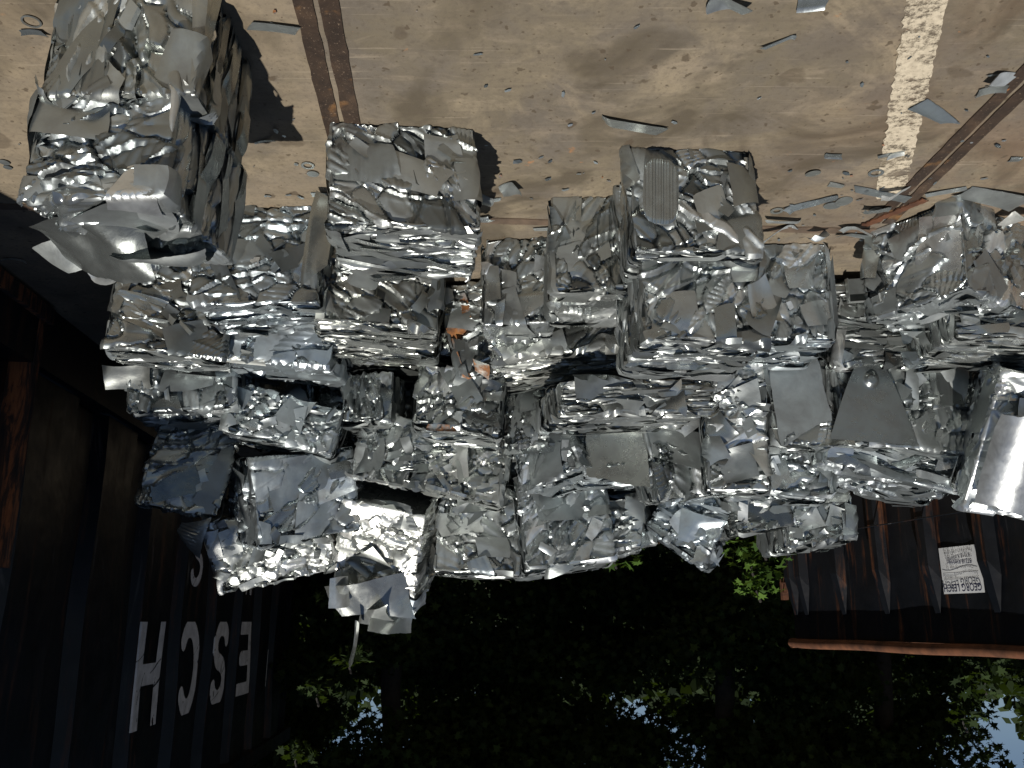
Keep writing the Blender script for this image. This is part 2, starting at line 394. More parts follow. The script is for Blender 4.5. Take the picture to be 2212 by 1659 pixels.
def make_warp(rng, size):
    W = []
    for _ in range(5):
        k = rng.normal(0, 1, 3); k /= np.linalg.norm(k)
        d = rng.normal(0, 1, 3); d /= np.linalg.norm(d)
        W.append((k*rng.uniform(7, 20), rng.uniform(0, 6.28), d*rng.uniform(0.002, 0.007)))
    sh = rng.normal(0, 0.05, 3)
    def warp(p):
        q = p.copy()
        for k, ph, d in W:
            q = q + (np.abs(np.sin(p @ k*0.5 + ph)) - 0.6)[..., None]*d
        q[..., 0] += sh[0]*p[..., 2] + sh[1]*p[..., 1]
        q[..., 1] += sh[2]*p[..., 2]
        return q
    return warp

def skin_face(mb, rng, face, half, style, cell, warp, tb):
    """continuous crumpled skin: facets with pressed-in seams, rolled rims and long folds"""
    (ua, _), (va, _), _ = FACES[face]
    A, B = half[ua], half[va]; area = 4*A*B
    na, nb = max(8, int(2*A/cell)), max(8, int(2*B/cell))
    if style == 'layers': na, nb = int(na*.6), int(nb*1.9)
    if style == 'uplayers': na, nb = int(na*1.7), int(nb*.6)
    a, b = np.meshgrid(np.linspace(-A-.008, A+.008, na), np.linspace(-B-.008, B+.008, nb), indexing='ij')
    N = int(area/{'big': .0150, 'plates': .0100, 'fine': .0060, 'layers': .0022, 'uplayers': .0035}[style]*float(np.clip(.0085/cell, .5, 1))) + 4
    su, sv = {'layers': (.13, 1.0), 'uplayers': (1.0, .20)}.get(style, (rng.uniform(.38, .7), 1.0))
    lay0 = style in ('layers', 'uplayers'); mdir = 0.0 if lay0 else rng.choice([0.0, 0.0, 1.57, .6, -.6, 1.0])
    # bent sampling so that seams are not straight
    wk = .45 if style in ('layers', 'uplayers') else 1.0
    wa = a + wk*(.010*np.sin(b*rng.uniform(12, 30) + rng.uniform(0, 6)) + .004*np.sin(b*70 + a*40)); wb = b + wk*(.010*np.sin(a*rng.uniform(10, 26) + rng.uniform(0, 6)) + .004*np.sin(a*80 - b*30))
    P = np.stack([rng.uniform(-A, A, N)*1.05, rng.uniform(-B, B, N)*1.05], 1)
    d1 = np.full(a.shape, 9.); d2 = np.full(a.shape, 9.); id1 = np.zeros(a.shape, int)
    for i in range(N):
        w_ = rng.uniform(.85, 1.25); q = mdir + rng.normal(0, .12 if lay0 else .45)
        da, db = wa-P[i, 0], wb-P[i, 1]
        ra, rb = (da*math.cos(q)+db*math.sin(q))*su, (-da*math.sin(q)+db*math.cos(q))*sv
        d = w_*np.maximum(np.hypot(ra, rb)*.8, .5*(np.abs(ra)+np.abs(rb)))
        c1 = d < d1; d2 = np.where(c1, d1, np.minimum(d2, d)); id1 = np.where(c1, i, id1); d1 = np.where(c1, d, d1)
    e = d2 - d1
    lay = style in ('layers', 'uplayers')
    G = rng.normal(0, .24 if lay else .17, (N, 2)); O = rng.normal(0, .0045, N); V = rng.uniform(.004, .027, N); Rm = np.where(rng.random(N) < .2, rng.uniform(.002, .004, N), 0)
    bul = rng.normal(0, .3, N); T = np.clip(rng.normal(.5+tb, .22, N), 0, 1)
    if lay:
        k = 1 if style == 'layers' else 0
        G[:, k] *= 2.2; G[:, 1-k] *= .35
    h = G[id1, 0]*(a-P[id1, 0]) + G[id1, 1]*(b-P[id1, 1])
    h = .013*np.tanh(h/.013) + O[id1] + bul[id1]*np.minimum(d1, .08)**2
    h = h - V[id1]*np.exp(-e/.0042) + Rm[id1]*np.exp(-((e-.012)/.006)**2)
    ga = np.where(rng.random(N) < (.25 if lay else .42), rng.uniform(.0012, .0038, N), 0); gk = rng.uniform(120, 420, N); gq = rng.uniform(0, 3.14, N)
    if style == 'layers': gq = rng.normal(1.57, .2, N)
    gfan = rng.normal(0, 5, N)
    gx = (a-P[id1, 0]); gy = (b-P[id1, 1]); gc, gs = np.cos(gq)[id1], np.sin(gq)[id1]
    al_ = -gx*gs + gy*gc; ph = gk[id1]*(gx*gc + gy*gs)*(1 + gfan[id1]*np.clip(al_, -.12, .12))
    h = h + ga[id1]*(np.abs(np.sin(ph*.5))*2-1)*np.clip(e/.025, 0, 1)
    dom = mdir + 1.57 if not lay0 else {'layers': 1.57, 'uplayers': 0.0}[style]
    for _ in range(16):
        q = dom + rng.normal(0, .28); off = rng.uniform(-1, 1)*min(A, B)*.9; L = rng.uniform(.10, .40); x0, y0 = rng.uniform(-A, A), rng.uniform(-B, B)
        dd = (a-x0)*math.cos(q) + (b-y0)*math.sin(q); al = -(a-x0)*math.sin(q) + (b-y0)*math.cos(q) + 4*dd*dd
        h = h + rng.choice([-1, 1, 1])*rng.uniform(.003, .009)*np.exp(-np.abs(dd)/rng.uniform(.004, .012))*np.clip(1-(al/L)**2, 0, 1)
    if not lay:                                   # broad rolled folds that catch the sun
        for _ in range(8):
            q = dom + rng.normal(0, .4); L = rng.uniform(.10, .32); x0, y0 = rng.uniform(-A, A), rng.uniform(-B, B)
            dd = (a-x0)*math.cos(q) + (b-y0)*math.sin(q); al = -(a-x0)*math.sin(q) + (b-y0)*math.cos(q); dd = dd + rng.normal(0, 2.0)*al*al
            wdt = rng.uniform(.004, .010)
            h = h + wdt*rng.uniform(.9, 1.5)*(np.exp(-(dd/wdt)**2) - .8*np.exp(-((dd-1.9*wdt)/wdt)**2))*np.clip(1-(al/L)**2, 0, 1)**.5
    p = warp(place_on(face, half, a, b, h - .004, True))
    v = p.reshape(-1, 3); mb.addq(v, gridq(na, nb)); mb.att['tone'][-1] = T[id1].ravel()

def fill_face(mb, rng, face, half, style, cell, warp, tb, rust):
    (ua, _), (va, _), _ = FACES[face]
    A, B = half[ua], half[va]; area = 4*A*B
    def put(la, lb, phi, off, stick=False, **kw):
        a, b, c = sheet_grid(rng, la, lb, cell, **kw)
        cp, sp = math.cos(phi), math.sin(phi)
        ca, cb = rng.uniform(-A, A)*0.98, rng.uniform(-B, B)*0.98
        u = a*cp - b*sp + ca; v = a*sp + b*cp + cb
        c = off + 0.013*np.tanh(c/0.013)
        p = warp(place_on(face, half, u, v, c, not stick))
        rr = 1.0 if rng.random() < rust else 0.0
        mb.addq(p.reshape(-1, 3), gridq(*a.shape), float(np.clip(rng.normal(0.5+tb, 0.24), 0, 1)), rr)
    if style == 'none': return
    if style == 'layers':                                   # edges of many pressed layers
        n = int(area/0.011)
        for i in range(n):
            put(rng.uniform(0.10, 0.45), rng.uniform(0.012, 0.045), rng.normal(0, 0.10) + (rng.normal(0, .4) if rng.random() < .15 else 0),
                rng.uniform(-0.012, 0.012), ncrease=2, slope=0.12, tilt=rng.uniform(0.1, 0.55), curl=0.15, groove=0.05, jag=0.08)
        for i in range(int(area/0.03)):
            put(rng.uniform(0.06, 0.22), rng.uniform(0.03, 0.09), rng.normal(0, 0.3), rng.uniform(0.0, 0.012), ncrease=3, slope=0.3, tilt=0.2, curl=0.3)
        return
    if style == 'uplayers':
        n = int(area/0.010)
        for i in range(n):
            put(rng.uniform(0.10, 0.40), rng.uniform(0.015, 0.07), math.pi/2 + rng.normal(0, 0.12), rng.uniform(-0.012, 0.014),
                ncrease=2, slope=0.22, tilt=rng.uniform(0.1, 0.5), curl=0.25, groove=0.08, jag=0.08)
        return
    big = style == 'big'
    for i in range(int(area/(0.085 if big else 0.05)) + 1):
        la = rng.uniform(0.18, 0.46) if big else rng.uniform(0.10, 0.28); lb = rng.uniform(0.10, 0.30) if big else rng.uniform(0.06, 0.17)
        phi = rng.normal(0, 0.22) + (math.pi/2 if rng.random() < 0.4 else 0)
        if rng.random() < 0.25: phi = rng.uniform(0, 3.14)
        put(la, lb, phi, rng.uniform(-0.006, 0.007), ncrease=int(rng.integers(2, 5)), slope=0.22 if big else 0.32, tilt=0.05 if big else 0.10, curl=0.5, groove=0.14)
    if style == 'fine':
        for i in range(int(area/0.024)):
            put(rng.uniform(0.03, 0.12), rng.uniform(0.02, 0.06), rng.uniform(0, 3.14), rng.uniform(0.0, 0.014), ncrease=3, slope=0.35, tilt=0.25, curl=0.3, groove=0.1)
    for i in range(int(area/(0.060 if big else 0.040))):
        put(rng.uniform(0.03, 0.11), rng.uniform(0.02, 0.055), rng.uniform(0, 3.14), rng.uniform(0.002, 0.014), ncrease=2, slope=0.25, tilt=0.14, curl=0.3, groove=0.1)

def bale(x0, x1, yb, yt, Y, d, yaw=0, pitch=0, roll=0, front='plates', top='layers', side='uplayers', tb=0.0, rust=0.0,
         label='', seed=0, w=None, h=None, flaps=3, z0=None, name='scrap_bale'):
    rng = np.random.default_rng(1000 + seed)
    cx = (x0+x1)/2
    pb = at(cx, yb, Y); pt = at(cx, yt, Y); pm = at(cx, (yb+yt)/2, Y)
    if z0 is not None: pb.z = z0
    wl = at(x0, (yb+yt)/2, Y); wr = at(x1, (yb+yt)/2, Y)
    w = w or (wl.x - wr.x); h = h or (pt.z - pb.z)
    half = np.array([w/2, d/2, h/2])
    rot = Euler((R(pitch), R(roll), R(yaw)), 'XYZ').to_matrix()
    yw = Matrix.Rotation(R(yaw), 3, 'Z')
    ctr = Vector((pm.x, Y, (pb.z+pt.z)/2)) + yw @ Vector((0, d/2, 0))
    M = Matrix.Translation(ctr) @ rot.to_4x4()
    cell = float(np.clip(0.0024*Y, 0.006, 0.013))
    warp = make_warp(rng, half)
    mb = MB()
    # core, slightly inside the skin of sheets, toned dark to deepen the gaps
    core = half - 0.030
    for f in FACES:
        (ua, _), (va, _), _ = FACES[f]
        na = 14; nb = 14
        s, t = np.meshgrid(np.linspace(-1, 1, na)*core[ua], np.linspace(-1, 1, nb)*core[va], indexing='ij')
        p = place_on(f, core, s, t, np.zeros_like(s), False)
        mb.addq(warp(p).reshape(-1, 3), gridq(na, nb), 0.15)
    for f, st in (('back', 'big'), ('left', side), ('right', side), ('top', top), ('front', front)):
        if f != 'back': skin_face(mb, rng, f, half, st, cell*.72, warp, tb)
        fill_face(mb, rng, f, half, st, cell if f != 'back' else 0.03, warp, tb, rust)
    o = mb.build(name, METAL, smooth=True, sharp=42, attrs=True, M=M)
    tag(o, label, 'scrap bale', 'pressed scrap metal bales')
    # separate torn sheets folded round the edges of the bale
    for i in range(flaps):
        fm = MB(); f = ['front', 'top', 'front', 'right', 'left'][int(rng.integers(0, 5))]
        (ua, _), (va, _), _ = FACES[f]; A, B = half[ua], half[va]
        a, b, c = sheet_grid(rng, rng.uniform(0.12, 0.26), rng.uniform(0.06, 0.15), cell, ncrease=2, slope=0.25, tilt=0.2, curl=0.8, groove=0.15)
        e = rng.integers(0, 4); phi = rng.normal(0, 0.35) + (math.pi/2)*int(rng.random() < .5)
        ca, cb = rng.uniform(-A, A), rng.uniform(-B, B)
        if e == 0: ca = A - .01
        if e == 1: ca = -A + .01
        if e == 2: cb = B - .01
        if e == 3: cb = -B*0.5
        u = a*math.cos(phi) - b*math.sin(phi) + ca; v = a*math.sin(phi) + b*math.cos(phi) + cb
        p = warp(place_on(f, half, u, v, 0.008 + 0.018*np.tanh(c/0.018), rng.random() < 0.86))
        fm.addq(p.reshape(-1, 3), gridq(*a.shape), float(np.clip(rng.normal(0.55+tb, 0.2), 0, 1)), 0.0)
        fo = fm.build('torn_sheet', METAL, o, smooth=True, sharp=42, attrs=True)
    o['_m'] = 0; del o['_m']
    BALES[label] = (o, M)
    return o
BALES = {}
# ------------------------------------------------------------------ the heap of bales (photo coordinates of each front face, then distance)
B = [
 # front row on the slab
 dict(x0=92, x1=425, yb=-55, yt=200, Y=1.95, d=.44, yaw=4, front='plates', top='plates', side='uplayers', z0=0, h=.31, tb=-.08, label='lower bale of the tall stack beside the big shadow, large grey plates'),  # tone lowered to darken its shadow side
 dict(x0=55, x1=375, yb=200, yt=430, Y=1.97, d=.44, yaw=5, front='plates', top='big', side='uplayers', flaps=2, label='upper bale of the tall stack, folded plates and a torn skirt of sheet hanging off'),
 dict(x0=712, x1=1030, yb=270, yt=490, Y=2.60, d=.44, yaw=-6, front='plates', top='layers', side='big', z0=0, label='square bale standing on the straight bar track with a black shadow beside it'),
 dict(x0=420, x1=690, yb=447, yt=656, Y=3.20, d=.36, yaw=2, front='plates', top='layers', side='uplayers', z0=0, label='wide bale on the slab between the tall stack and the square bale'),
 dict(x0=1366, x1=1638, yb=322, yt=545, Y=2.757, d=.50, yaw=-2, front='plates', top='layers', side='uplayers', z0=0, label='bale with an upright ribbed plate at its lower corner, near the middle of the slab'),
 dict(x0=1384, x1=1648, yb=545, yt=735, Y=2.85, d=.46, yaw=-3, front='plates', top='layers', side='uplayers', label='bale stacked directly on the one with the ribbed plate, long ribs along its edge'),
 dict(x0=1188, x1=1368, yb=425, yt=625, Y=3.12, d=.42, yaw=3, front='big', top='plates', side='uplayers', z0=0, label='narrow dull grey bale against the side of the ribbed plate bale'),
 dict(x0=1042, x1=1186, yb=512, yt=700, Y=3.50, d=.42, yaw=6, front='fine', top='plates', side='uplayers', z0=0, label='small crumpled bale set back between the square bale and the narrow dull bale'),
 dict(x0=1645, x1=1795, yb=522, yt=735, Y=3.54, d=.46, yaw=-2, front='plates', top='layers', side='uplayers', z0=0, label='narrow bright bale beside the stacked pair, facing the loose discs'),
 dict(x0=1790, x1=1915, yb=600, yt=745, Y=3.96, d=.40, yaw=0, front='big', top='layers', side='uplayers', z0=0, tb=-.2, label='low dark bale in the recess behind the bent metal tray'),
 # second row
 dict(x0=258, x1=500, yb=590, yt=752, Y=3.56, d=.40, yaw=-16, front='plates', top='layers', side='uplayers', z0=0, label='bale behind the tall stack with a pale upright end, next to the dark container shadow'),
 dict(x0=480, x1=722, yb=690, yt=762, Y=3.66, d=.62, yaw=2, front='big', top='big', side='layers', z0=.02, rust=.03, label='flat topped bale with a few rust spots on its broad grey plate'),
 dict(x0=700, x1=960, yb=585, yt=695, Y=3.36, d=.66, yaw=-3, front='plates', top='layers', side='uplayers', z0=0, label='long bale right behind the square bale, its end in shadow'),
 dict(x0=966, x1=1066, yb=660, yt=800, Y=3.97, d=.36, yaw=8, front='fine', top='fine', side='uplayers', z0=0, rust=.22, label='rust stained brown bale deep in the gap behind the square bale'),
 dict(x0=1052, x1=1375, yb=660, yt=770, Y=3.75, d=.46, yaw=2, front='plates', top='layers', side='uplayers', z0=0, label='wide bluish bale behind the narrow dull bale'),
 dict(x0=1800, x1=2065, yb=690, yt=776, Y=3.92, d=.44, yaw=4, front='layers', top='plates', side='uplayers', z0=.03, label='bale of thin stacked edges under the two smooth dark plates'),
 # third row
 dict(x0=275, x1=505, yb=758, yt=885, Y=4.0, d=.50, yaw=-4, front='big', top='plates', side='uplayers', label='bale half in blue shade and half in sun, beside the container wall'),
 dict(x0=500, x1=735, yb=850, yt=950, Y=4.15, d=.50, yaw=-6, roll=8, front='fine', top='layers', side='uplayers', label='low crumpled bale above the flat topped one, sloping into a dark gap'),
 dict(x0=735, x1=845, yb=800, yt=905, Y=4.2, d=.40, yaw=4, front='plates', top='layers', side='uplayers', tb=-.1, label='half hidden dull bale in the shadow beside the black slot'),
 dict(x0=900, x1=1085, yb=800, yt=930, Y=4.0, d=.46, yaw=-4, front='fine', top='layers', side='uplayers', rust=.02, label='square faced bale in the middle of the heap with orange rust along its edge'),
 dict(x0=1085, x1=1205, yb=810, yt=965, Y=4.24, d=.40, yaw=6, front='big', top='plates', side='uplayers', tb=-.35, label='dark smooth bale sunk in shadow at the centre of the heap'),  # metal tone lowered to paint in the shadow
 dict(x0=1202, x1=1545, yb=812, yt=885, Y=3.72, d=.50, yaw=-2, front='layers', top='layers', side='uplayers', label='long bale of glittering layered edges above the stacked pair'),
 dict(x0=1532, x1=1660, yb=775, yt=1045, Y=3.96, d=.50, yaw=3, front='plates', top='layers', side='uplayers', label='tall narrow bale on end beside the smooth grey plate'),
 dict(x0=1660, x1=1796, yb=768, yt=950, Y=4.0, d=.50, yaw=1, front='big', top='layers', side='uplayers', label='bale faced with one smooth grey plate'),
 dict(x0=1796, x1=2098, yb=768, yt=955, Y=4.02, d=.52, yaw=-4, front='plates', top='layers', side='uplayers', label='bale with the pointed blue grey plate that has a round dimple'),
 # fourth row
 dict(x0=335, x1=500, yb=880, yt=1092, Y=4.4, d=.50, yaw=-18, roll=5, front='big', top='plates', side='plates', label='dark blue bale in the container shade, below the half lit one'),
 dict(x0=530, x1=775, yb=962, yt=1150, Y=4.42, d=.45, yaw=-24, pitch=-4, roll=-16, front='big', top='plates', side='plates', w=.52, h=.44, label='tilted bale with a big dented grey plate and a creased edge'),
 dict(x0=735, x1=925, yb=890, yt=1040, Y=4.28, d=.40, yaw=32, roll=18, front='plates', top='plates', side='layers', w=.36, h=.34, label='tilted bale standing on its corner beside the black slot'),
 dict(x0=920, x1=1105, yb=925, yt=1062, Y=4.34, d=.44, yaw=-7, roll=4, front='fine', top='plates', side='uplayers', label='pleated bale just behind the rust edged one'),
 dict(x0=1090, x1=1250, yb=905, yt=1032, Y=4.28, d=.36, yaw=38, roll=-10, pitch=-6, front='big', top='plates', side='plates', w=.36, h=.32, tb=.1, label='small bright bluish bale turned on its corner in the middle of the upper heap'),
 dict(x0=1255, x1=1405, yb=880, yt=1030, Y=4.26, d=.44, yaw=2, front='big', top='layers', side='uplayers', label='bale with a plain grey plate and a curved notch in its edge'),
 dict(x0=1405, x1=1532, yb=885, yt=1062, Y=4.24, d=.44, yaw=-3, front='big', top='layers', side='uplayers', label='bale of crossed flat grey strips next to the notched plate'),
 dict(x0=1560, x1=1800, yb=950, yt=1062, Y=4.34, d=.46, yaw=-6, roll=-4, front='plates', top='layers', side='uplayers', label='bale of warm grey pleats above the smooth plate'),
 dict(x0=1780, x1=2092, yb=952, yt=1035, Y=4.2, d=.46, yaw=-4, roll=6, front='layers', top='plates', side='uplayers', label='thin bale with a dark oval loop, edge on against the far container'),
 # top row
 dict(x0=440, x1=722, yb=1055, yt=1238, Y=4.72, d=.45, yaw=-10, pitch=-24, roll=-12, front='fine', top='plates', side='plates', tb=.2, w=.62, h=.40, label='bright crumpled bale on the skyline beside the white lettering'),  # tone lifted to help its sunlit front
 dict(x0=738, x1=930, yb=1040, yt=1280, Y=4.66, d=.45, yaw=0, pitch=-34, roll=11, front='plates', top='plates', side='layers', tb=.45, w=.44, h=.60, label='dazzling white sunlit bale at the peak of the heap'),  # metal tone raised to paint in the sun glare
 dict(x0=945, x1=1128, yb=1055, yt=1238, Y=4.76, d=.45, yaw=4, roll=3, front='plates', top='layers', side='uplayers', label='skyline bale with upright bluish sheets, beside the dazzling one'),
 dict(x0=1120, x1=1308, yb=1020, yt=1225, Y=4.64, d=.45, yaw=-4, roll=-3, front='big', top='layers', side='uplayers', label='square skyline bale with flat pale plates and a loose tab on top'),
 dict(x0=1292, x1=1400, yb=1080, yt=1188, Y=4.92, d=.40, yaw=0, roll=-8, front='big', top='plates', side='plates', tb=.05, label='small bluish skyline bale touching the sunlit maple leaves'),
 dict(x0=1410, x1=1570, yb=1050, yt=1188, Y=4.74, d=.40, yaw=10, roll=36, front='plates', top='plates', side='layers', w=.36, h=.36, label='skyline bale standing on its point like a diamond'),
 dict(x0=1575, x1=1705, yb=1045, yt=1142, Y=4.62, d=.40, yaw=-8, roll=-8, front='big', top='layers', side='layers', label='pale greenish skyline bale between the diamond bale and the bright maple leaves'),
 dict(x0=1692, x1=1838, yb=1045, yt=1178, Y=4.68, d=.42, yaw=-4, front='fine', top='plates', side='uplayers', label='finely layered skyline bale in front of the far container end'),
 dict(x0=470, x1=572, yb=1150, yt=1240, Y=5.12, d=.40, yaw=-10, front='plates', top='plates', side='plates', label='deep blue shaded bale behind the bright crumpled one'),
 # right hand end of the frame
 dict(x0=2150, x1=2386, yb=750, yt=1090, Y=3.66, d=.44, yaw=16, pitch=-28, roll=12, front='big', top='plates', side='big', tb=.45, w=.50, h=.64, flaps=4, label='big blazing white bale at the frame edge with a long smooth rolled sheet'),  # lighter metal tone adds to its overexposed look
]
jr = random.Random(12)
for i, b in enumerate(B):
    b = dict(b)
    if i > 9 and b['x0'] < 2140 and 'dazzling' not in b['label'] and 'bright crumpled' not in b['label']:                              # the rows behind have slumped and settled against each other
        b['yaw'] = b.get('yaw', 0) + jr.uniform(-7, 7); b['roll'] = b.get('roll', 0) + jr.uniform(-6, 6)*(1.6 if i > 24 else 1); b['pitch'] = b.get('pitch', 0) + jr.uniform(-7, 4)
    b['tb'] = b.get('tb', 0) + jr.uniform(-.13, .08)
    bale(seed=i, **b)
# the bale turned with its corner to the viewer
c0 = atz(2061, 425); 
def free_bale(ctr, size, yaw, seed, label, **kw):
    def px(p):
        e = p - Vector((0, 0, CAM_H)); zc = e.y*math.cos(PITCH) - e.z*math.sin(PITCH); yu = e.y*math.sin(PITCH) + e.z*math.cos(PITCH)
        return 1106 - FPX*e.x/zc, 829.5 + FPX*yu/zc
    f = Vector(ctr) - Matrix.Rotation(R(yaw), 3, 'Z') @ Vector((0, size[1]/2, 0))
    x, y = px(f); 
    lo = px(f - Vector((0, 0, size[2]/2)))[1]; hi = px(f + Vector((0, 0, size[2]/2)))[1]
    return bale(x, x, lo, hi, f.y, size[1], yaw=yaw, w=size[0], h=size[2], seed=seed, label=label, **kw)
yaw = R(58); wv = Vector((math.cos(yaw), math.sin(yaw), 0)); dv = Vector((-math.sin(yaw), math.cos(yaw), 0))
cc = Vector((c0.x, c0.y, 0.19)) + wv*0.22 + dv*0.27
free_bale(cc, (.44, .54, .38), 58, 91, 'large bale turned corner first, smooth bent plates, by the loose scraps and the white line', front='big', top='fine', side='big', rust=.01)
cc = atz(2215, 735, .50) + Vector((0, .22, 0)); cc.z = .36
free_bale(cc, (.60, .40, .26), -6, 92, 'flat bale of layered edges wedged beneath the blazing white bale', front='layers', top='layers', side='uplayers')

# filler bales under the upper rows, added and toned dark to blacken the gaps
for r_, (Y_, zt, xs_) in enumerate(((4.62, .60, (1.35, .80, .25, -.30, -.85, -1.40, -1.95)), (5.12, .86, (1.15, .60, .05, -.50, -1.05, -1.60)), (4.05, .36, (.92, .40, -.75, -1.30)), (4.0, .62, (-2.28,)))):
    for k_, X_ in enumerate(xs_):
        fb = free_bale((X_, Y_ + .25, zt/2), (.53, .46, zt), 2*(-1)**k_, 300 + 20*r_ + k_, 'filler bale deep inside the heap, toned dark to blacken the gaps', front='big', top='plates', side='uplayers', flaps=0, tb=-.3)
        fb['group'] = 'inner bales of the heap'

# ------------------------------------------------------------------ special loose sheets that belong to a bale
def sheet_part(parent_label, ctr, la, lb, eul, seed, tone=.6, bend=0.0, name='hanging_sheet', label=None, outline=None, ncrease=3, slope=.25, curl=.6, groove=.1, rust=0.0):
    o, M = BALES[parent_label]
    rng = np.random.default_rng(seed)
    a, b, c = sheet_grid(rng, la, lb, 0.008, ncrease=ncrease, slope=slope, tilt=0.05, curl=curl, groove=groove, jag=.11, bend=bend)
    rot = Euler(tuple(R(e) for e in eul), 'XYZ').to_matrix()
    L = M.inverted() @ (Matrix.Translation(ctr) @ rot.to_4x4())
    p = np.stack([a, b, c], -1).reshape(-1, 3)
    Ln = np.array(L)
    p = p @ Ln[:3, :3].T + Ln[:3, 3]
    m = MB(); m.addq(p, gridq(*a.shape), tone, rust)
    f = m.build(name, METAL, o, smooth=True, sharp=42, attrs=True)
    if label: f['label'] = label
    return f
LB = {k.split(',')[0]: k for k in BALES}
def find(s): return [k for k in BALES if s in k][0]
A2 = find('upper bale of the tall stack'); PK = find('dazzling'); SQ = find('square skyline'); SKY1 = find('bright crumpled bale on the skyline')
# torn skirt of the upper stacked bale (tilts over the back top edge)
sheet_part(A2, at(200, 515, 2.16), .28, .22, (3, 4, 14), 1, .28, label='torn skirt of thin sheet', slope=.32, ncrease=12)
sheet_part(A2, at(345, 535, 2.22), .28, .24, (2, -3, -6), 2, .4, slope=.32, ncrease=12)
sheet_part(A2, at(235, 588, 2.40), .16, .06, (60, 0, 10), 3, .9, slope=.3)
sheet_part(A2, at(150, 552, 2.3), .15, .09, (40, 0, 30), 4, .65, slope=.2)
# crumpled sheets and a thin strip on the peak
sheet_part(PK, at(800, 1300, 4.72), .36, .20, (82, 0, 8), 11, .7, label='crumpled sheet sticking up', slope=.5, ncrease=7, groove=0)
sheet_part(PK, at(742, 1290, 4.66), .10, .16, (80, 0, 40), 12, .85, bend=6, groove=0)
sheet_part(PK, at(850, 1310, 4.8), .16, .24, (80, 10, -25), 13, .6, slope=.5, ncrease=6, groove=0)
sheet_part(PK, at(795, 1318, 4.75), .22, .15, (60, 0, 15), 14, .5, slope=.5, ncrease=6, groove=0)
sheet_part(PK, at(770, 1375, 4.70), .024, .20, (84, 8, 0), 15, .12, name='curled_strip', label='thin curled strip standing above the peak', slope=.5)
sheet_part(PK, at(860, 1120, 4.58), .18, .12, (80, 10, 20), 16, .45)
sheet_part(SQ, at(1208, 1228, 4.66), .19, .085, (68, -20, 8), 21, .35, name='loose_tab', label='dull tab of sheet sticking up', slope=.1)
sheet_part(find('diamond'), at(1541, 1198, 4.76), .03, .10, (85, -12, 0), 22, .5, name='curled_strip')
sheet_part(SKY1, at(412, 1148, 4.55), .13, .20, (80, 22, 0), 23, .45, name='hanging_sheet', label='grooved sheet hanging off the end', slope=.1, groove=1)
sheet_part(SKY1, at(560, 1180, 4.66), .07, .26, (82, 14, 0), 24, .35, name='curled_strip', bend=3, slope=.2)
sheet_part(find('rust stained'), at(1042, 796, 3.92), .085, .07, (50, 10, 10), 51, .5, name='rusty_sheet', label='orange rusty sheet', rust=1)
sheet_part(find('orange rust along'), at(955, 924, 3.985), .13, .028, (84, 3, 0), 52, .5, name='rusty_sheet', label='orange rusty strip', rust=1, slope=.1)
W_ = find('blazing white')
sheet_part(W_, at(2205, 985, 3.66), .18, .50, (58, 14, 10), 31, 1.0, name='rolled_sheet', label='long smooth rolled sheet', ncrease=1, slope=.1, bend=-5, curl=0, groove=0)
Q1 = find('one smooth grey plate')
sheet_part(Q1, at(1726, 858, 3.965), .29, .36, (86, 2, 0), 41, .40, name='smooth_plate', label='smooth grey plate', ncrease=2, slope=.05, curl=.2, groove=0)
C_ = find('square bale standing')
sheet_part(find('wide bale on the slab'), at(692, 520, 3.02), .10, .30, (84, 6, 12), 44, .42, name='curved_sheet', label='curved upright sheet leaning on the square bale', bend=3, slope=.12)
N1 = find('curved notch')
sheet_part(N1, at(1330, 955, 4.235), .30, .33, (86, 3, 0), 45, .42, name='smooth_plate', ncrease=1, slope=.06, curl=.3, groove=0)
RB = find('ribbed plate at its lower')
def grooved(parent, ctr, la, lb, eul, k, seed, label):
    o, M = BALES[parent]; na, nb = 90, 40
    s, t = np.meshgrid(np.linspace(-.5, .5, na), np.linspace(-.5, .5, nb), indexing='ij')
    a = s*la*(1 - 0.25*np.abs(2*t)**5); b = t*lb*(1 - 0.12*np.abs(2*s)**4)
    e = np.maximum(np.abs(2*s), np.abs(2*t))
    c = 0.0013*np.sin(k*a + 2*np.sin(55*a) + .6*np.sin(14*b)) + 0.0016*np.sin(k*.37*a+1) - 0.03*np.clip(e-.86, 0, 1)
    p = np.stack([a, b, c + .004*np.sin(9*b)], -1).reshape(-1, 3)
    Ln = np.array(M.inverted() @ (Matrix.Translation(ctr) @ Euler(tuple(R(x) for x in eul), 'XYZ').to_matrix().to_4x4()))
    m = MB(); m.addq(p @ Ln[:3, :3].T + Ln[:3, 3], gridq(na, nb), .42)
    f = m.build('ribbed_plate', METAL, o, smooth=True, sharp=60, attrs=True); f['label'] = label
grooved(RB, at(1428, 412, 2.715), .125, .235, (84, 2, -8), 560, 5, 'upright plate with fine ribs')
